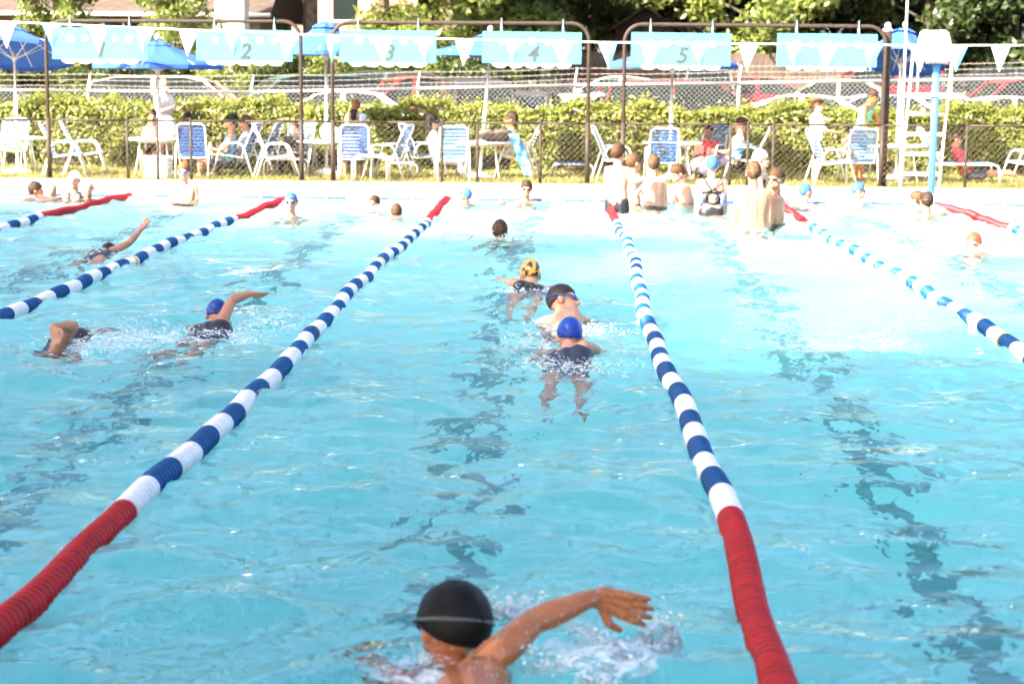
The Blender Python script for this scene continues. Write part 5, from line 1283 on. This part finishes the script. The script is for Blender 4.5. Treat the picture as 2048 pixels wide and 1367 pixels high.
for sg in (-1, 1):
    mb.tube([b(0, .145), b(sg * .06, .23, .125), b(sg * .11, .30, .10), b(sg * .13, .335, .06)], .011, 6); mb.tube([b(0, .145), b(sg * .09, .135, .122), b(sg * .15, .12, .07)], .018, 6)
mb.tube([b(.088 * math.cos(a), .052 + .088 * math.sin(a), .118) for a in np.linspace(0, 6.283, 25)[:-1]], .013, 6, closed=True)
mb.build('cross_straps', BLACKSUIT, f.o, True); garment(f, 'swimsuit', BLACKSUIT, {'torso': (0, .16)}, .012); briefs(f, BLACKSUIT, 'swimsuit_bottom')
for sg in (-1, 1): MB().tube([b(sg * .15, .12, .06), b(sg * .155, .02, .055), b(sg * .16, -.06, .05)], .045, 8).build('side_panel', cloth((.05, .09, .40), .5, .3, 30, col2=(.25, .35, .7)), f.o, True)
f = stander('tall boy with brown hair and a goggle strap, bare back to the camera', 1507, 345, 1508, 457, 4, 'sk_mid', LIGHTB, None, 1.72, feat=False, strap=True, bw=1.03, suitm=cloth((.05, .10, .25), .5, .4, 14, col2=(.3, .5, .8)))
f = stander('boy in pale goggles standing beside the tall boy with the bare back', 1552, 358, 1566, 452, 75, 'sk_mid', BROWN, None, 1.62, face=(-.6, -.7, 0), gog='gog_black', arms=(None, ('d', (-.2, .1, -1), (0, .3, -1))))
f = stander('person in a white cap behind the tall boy with the bare back', 1522, 318, 1525, 412, -100, 'sk_pale', None, WHITECAP, 1.62, feat=True, arms=(UPARM_R, UPARM_L), suit='full')
# splash of a kick at right
splash('tall burst of spray kicked up in the right hand lane', wat(1715, 672), .62, .7, .62, 1900, .010, 20, foam=.15); splash('foam around the burst of spray in the right hand lane', wat(1690, 700), .7, .6, .06, 300, .010, 21, foam=.9)

# ---- people behind the fence
def sitter(label, px, py, Y, yaw, skin, hairmat, H=1.6, shirt=None, pants=None, arms=None, torso=(0, -.18, 1), legs=None, face=None, hs=1.08, feat=True, sleeves=.6, swimsuit=None):
    p = at(px, py, Y); arms = arms or (('d', (.15, .35, -1), (-.15, 1, .1)), ('d', (-.15, .35, -1), (.15, 1, .1)))
    f = person(label, p, yaw, H * 1.1, torso, face=face, arms=arms, skin=skin, vox=.015, hs=hs * 1.08, bw=1.08, foot=None if legs else gz(Y), legs=legs or (((.12, 1, -.05), (0, .12, -1)), ((-.12, 1, -.05), (0, .12, -1))))
    if hairmat: hair(f, hairmat)
    if shirt: garment(f, 'shirt', shirt, {'torso': (0, 1), 'chest': (0, 1), 'uparm': (0, sleeves)}, .016)
    if swimsuit: garment(f, 'swimsuit', swimsuit, {'torso': (0, .95)}, .010)
    if pants: garment(f, 'trousers', pants, {'thigh': (0, 1), 'shin': (0, .8)}, .016)
    else: briefs(f, cloth((.03, .03, .05)), 'shorts', .6)
    if feat: features(f)
    return f
def upright(label, px, py, Y, yaw, skin, hairmat, shirt=None, swimsuit=None, arms=(None, None), face=None, hs=1.08, shorts=None, torso=(0, 0, 1), feat=True, hup=None):
    p = at(px, py, Y); H = (p.z - gz(Y)) / .935
    f = person(label, p, yaw, H, torso, face=face, hup=hup, arms=arms, skin=skin, vox=.015, hs=hs, foot=gz(Y))
    hair(f, hairmat)
    if shirt: garment(f, 'shirt', shirt, {'torso': (0, 1), 'chest': (0, 1), 'uparm': (0, .65)}, .022)
    if swimsuit: garment(f, 'swimsuit', swimsuit, {'torso': (0, 1)}, .010)
    briefs(f, shorts or BLACKSUIT, 'shorts', .75)
    if feat: features(f)
    return f
HOLD = (('d', (.2, .3, -1), (-.3, 1, .35)), ('d', (-.2, .3, -1), (.3, 1, .35)))
upright('blond woman in a white top standing behind the umbrella pole at left', 328, 172, 35.2, -120, 'sk_pale', BLOND, cloth((.78, .74, .70)), arms=HOLD)
sitter('child with brown hair and dark clothes at the table beside the cooler', 306, 234, 33.8, 180, 'sk_mid', BROWN, 1.35, cloth((.10, .08, .08)))
sitter('person in a maroon shirt behind the dark blue chair right of the cooler', 376, 240, 33.6, 200, 'sk_mid', DARKB, 1.45, cloth((.25, .03, .05)))
f = sitter('dark haired woman in a blue swimsuit sitting facing left', 463, 243, 32.85, 100, 'sk_mid', BLACK, 1.62, None, None, swimsuit=cloth((.03, .22, .40), .5, .5, 16, col2=(.10, .42, .42)))
sitter('light haired person in a grey top sitting behind the woman in blue', 492, 246, 33.45, 95, 'sk_mid', LIGHTB, 1.62, cloth((.50, .50, .54)), cloth((.05, .05, .08)))
sitter('small child in black clothes sitting by the second frame post', 588, 256, 33.9, 170, 'sk_pale', LIGHTB, 1.25, cloth((.02, .02, .02)), cloth((.02, .02, .02)))
upright('red haired boy in a pale blue shirt standing behind the third table', 711, 212, 34.6, 20, 'sk_pale', GINGER, cloth((.55, .62, .75)), feat=False)
f = sitter('black haired person in grey seen from behind in the dark blue chair', 707, 234, 32.62, 8, 'sk_mid', BLACK, 1.6, cloth((.30, .27, .25)), feat=False, torso=(0, -.05, 1)); long_hair(f, hairm((.28, .18, .09)), .22, .04)
f = sitter('girl with long black hair in a white shirt sitting facing right', 865, 243, 33.35, -75, 'sk_pale', BLACK, 1.5, cloth((.78, .77, .75)), cloth((.5, .52, .6))); long_hair(f, BLACK, .30, .055)
f = sitter('woman in dark glasses and a yellow top sitting facing left', 1022, 238, 33.45, 92, 'sk_tan', DARKB, 1.62, cloth((.62, .50, .20), .8, .3, 14, col2=(.8, .74, .6)), cloth((.02, .02, .02))); goggles(f, M['gog_black'], 'gog_black'); long_hair(f, DARKB, .13, .06)
sitter('dark skinned person in a red shirt sitting behind the fifth sign table', 1416, 262, 33.95, 150, 'sk_dark', DARKB, 1.5, cloth((.42, .03, .03)), cloth((.25, .03, .04)))
f = sitter('person with long brown hair in pale clothes leaning back with raised knees', 1482, 250, 33.15, 88, 'sk_pale', BROWN, 1.6, cloth((.74, .66, .58)), None, torso=(0, -.35, 1), legs=(((.1, 1, .25), (0, .55, -.8)), ((-.1, 1, .2), (0, .6, -.8)))); long_hair(f, BROWN, .27, .055)
upright('boy in a white shirt and black shorts standing facing right', 1636, 211, 32.7, -80, 'sk_pale', LIGHTB, cloth((.80, .82, .80)), arms=(('d', (.1, .4, -1), (-.1, 1, -.1)), ('d', (-.1, .4, -1), (.1, 1, -.1))), face=(.9, -.25, -.35))
upright('woman in a bright blue and green swimsuit bending over a chair by the thick post', 1746, 192, 33.7, -120, 'sk_tan', DARKB, None, cloth((.02, .20, .40), .5, .6, 9, col2=(.18, .50, .22)), arms=(('d', (.4, .1, -1), (.1, .5, -1)), ('d', (-.3, .4, -1), (.1, .6, -1))), face=(.5, -.5, -.6), hup=(.3, -.3, .9), torso=(0, .32, 1))
f = sitter('dark haired person in red reclining on the white lounger', 1911, 278, 33.25, -90, 'sk_mid', DARKB, 1.5, cloth((.35, .04, .06)), None, torso=(0, -.55, 1), legs=(((.05, 1, .02), (0, 1, .05)), ((-.05, 1, .02), (0, 1, .1))))
make_water()

bpy.data.scenes.remove(TMP)
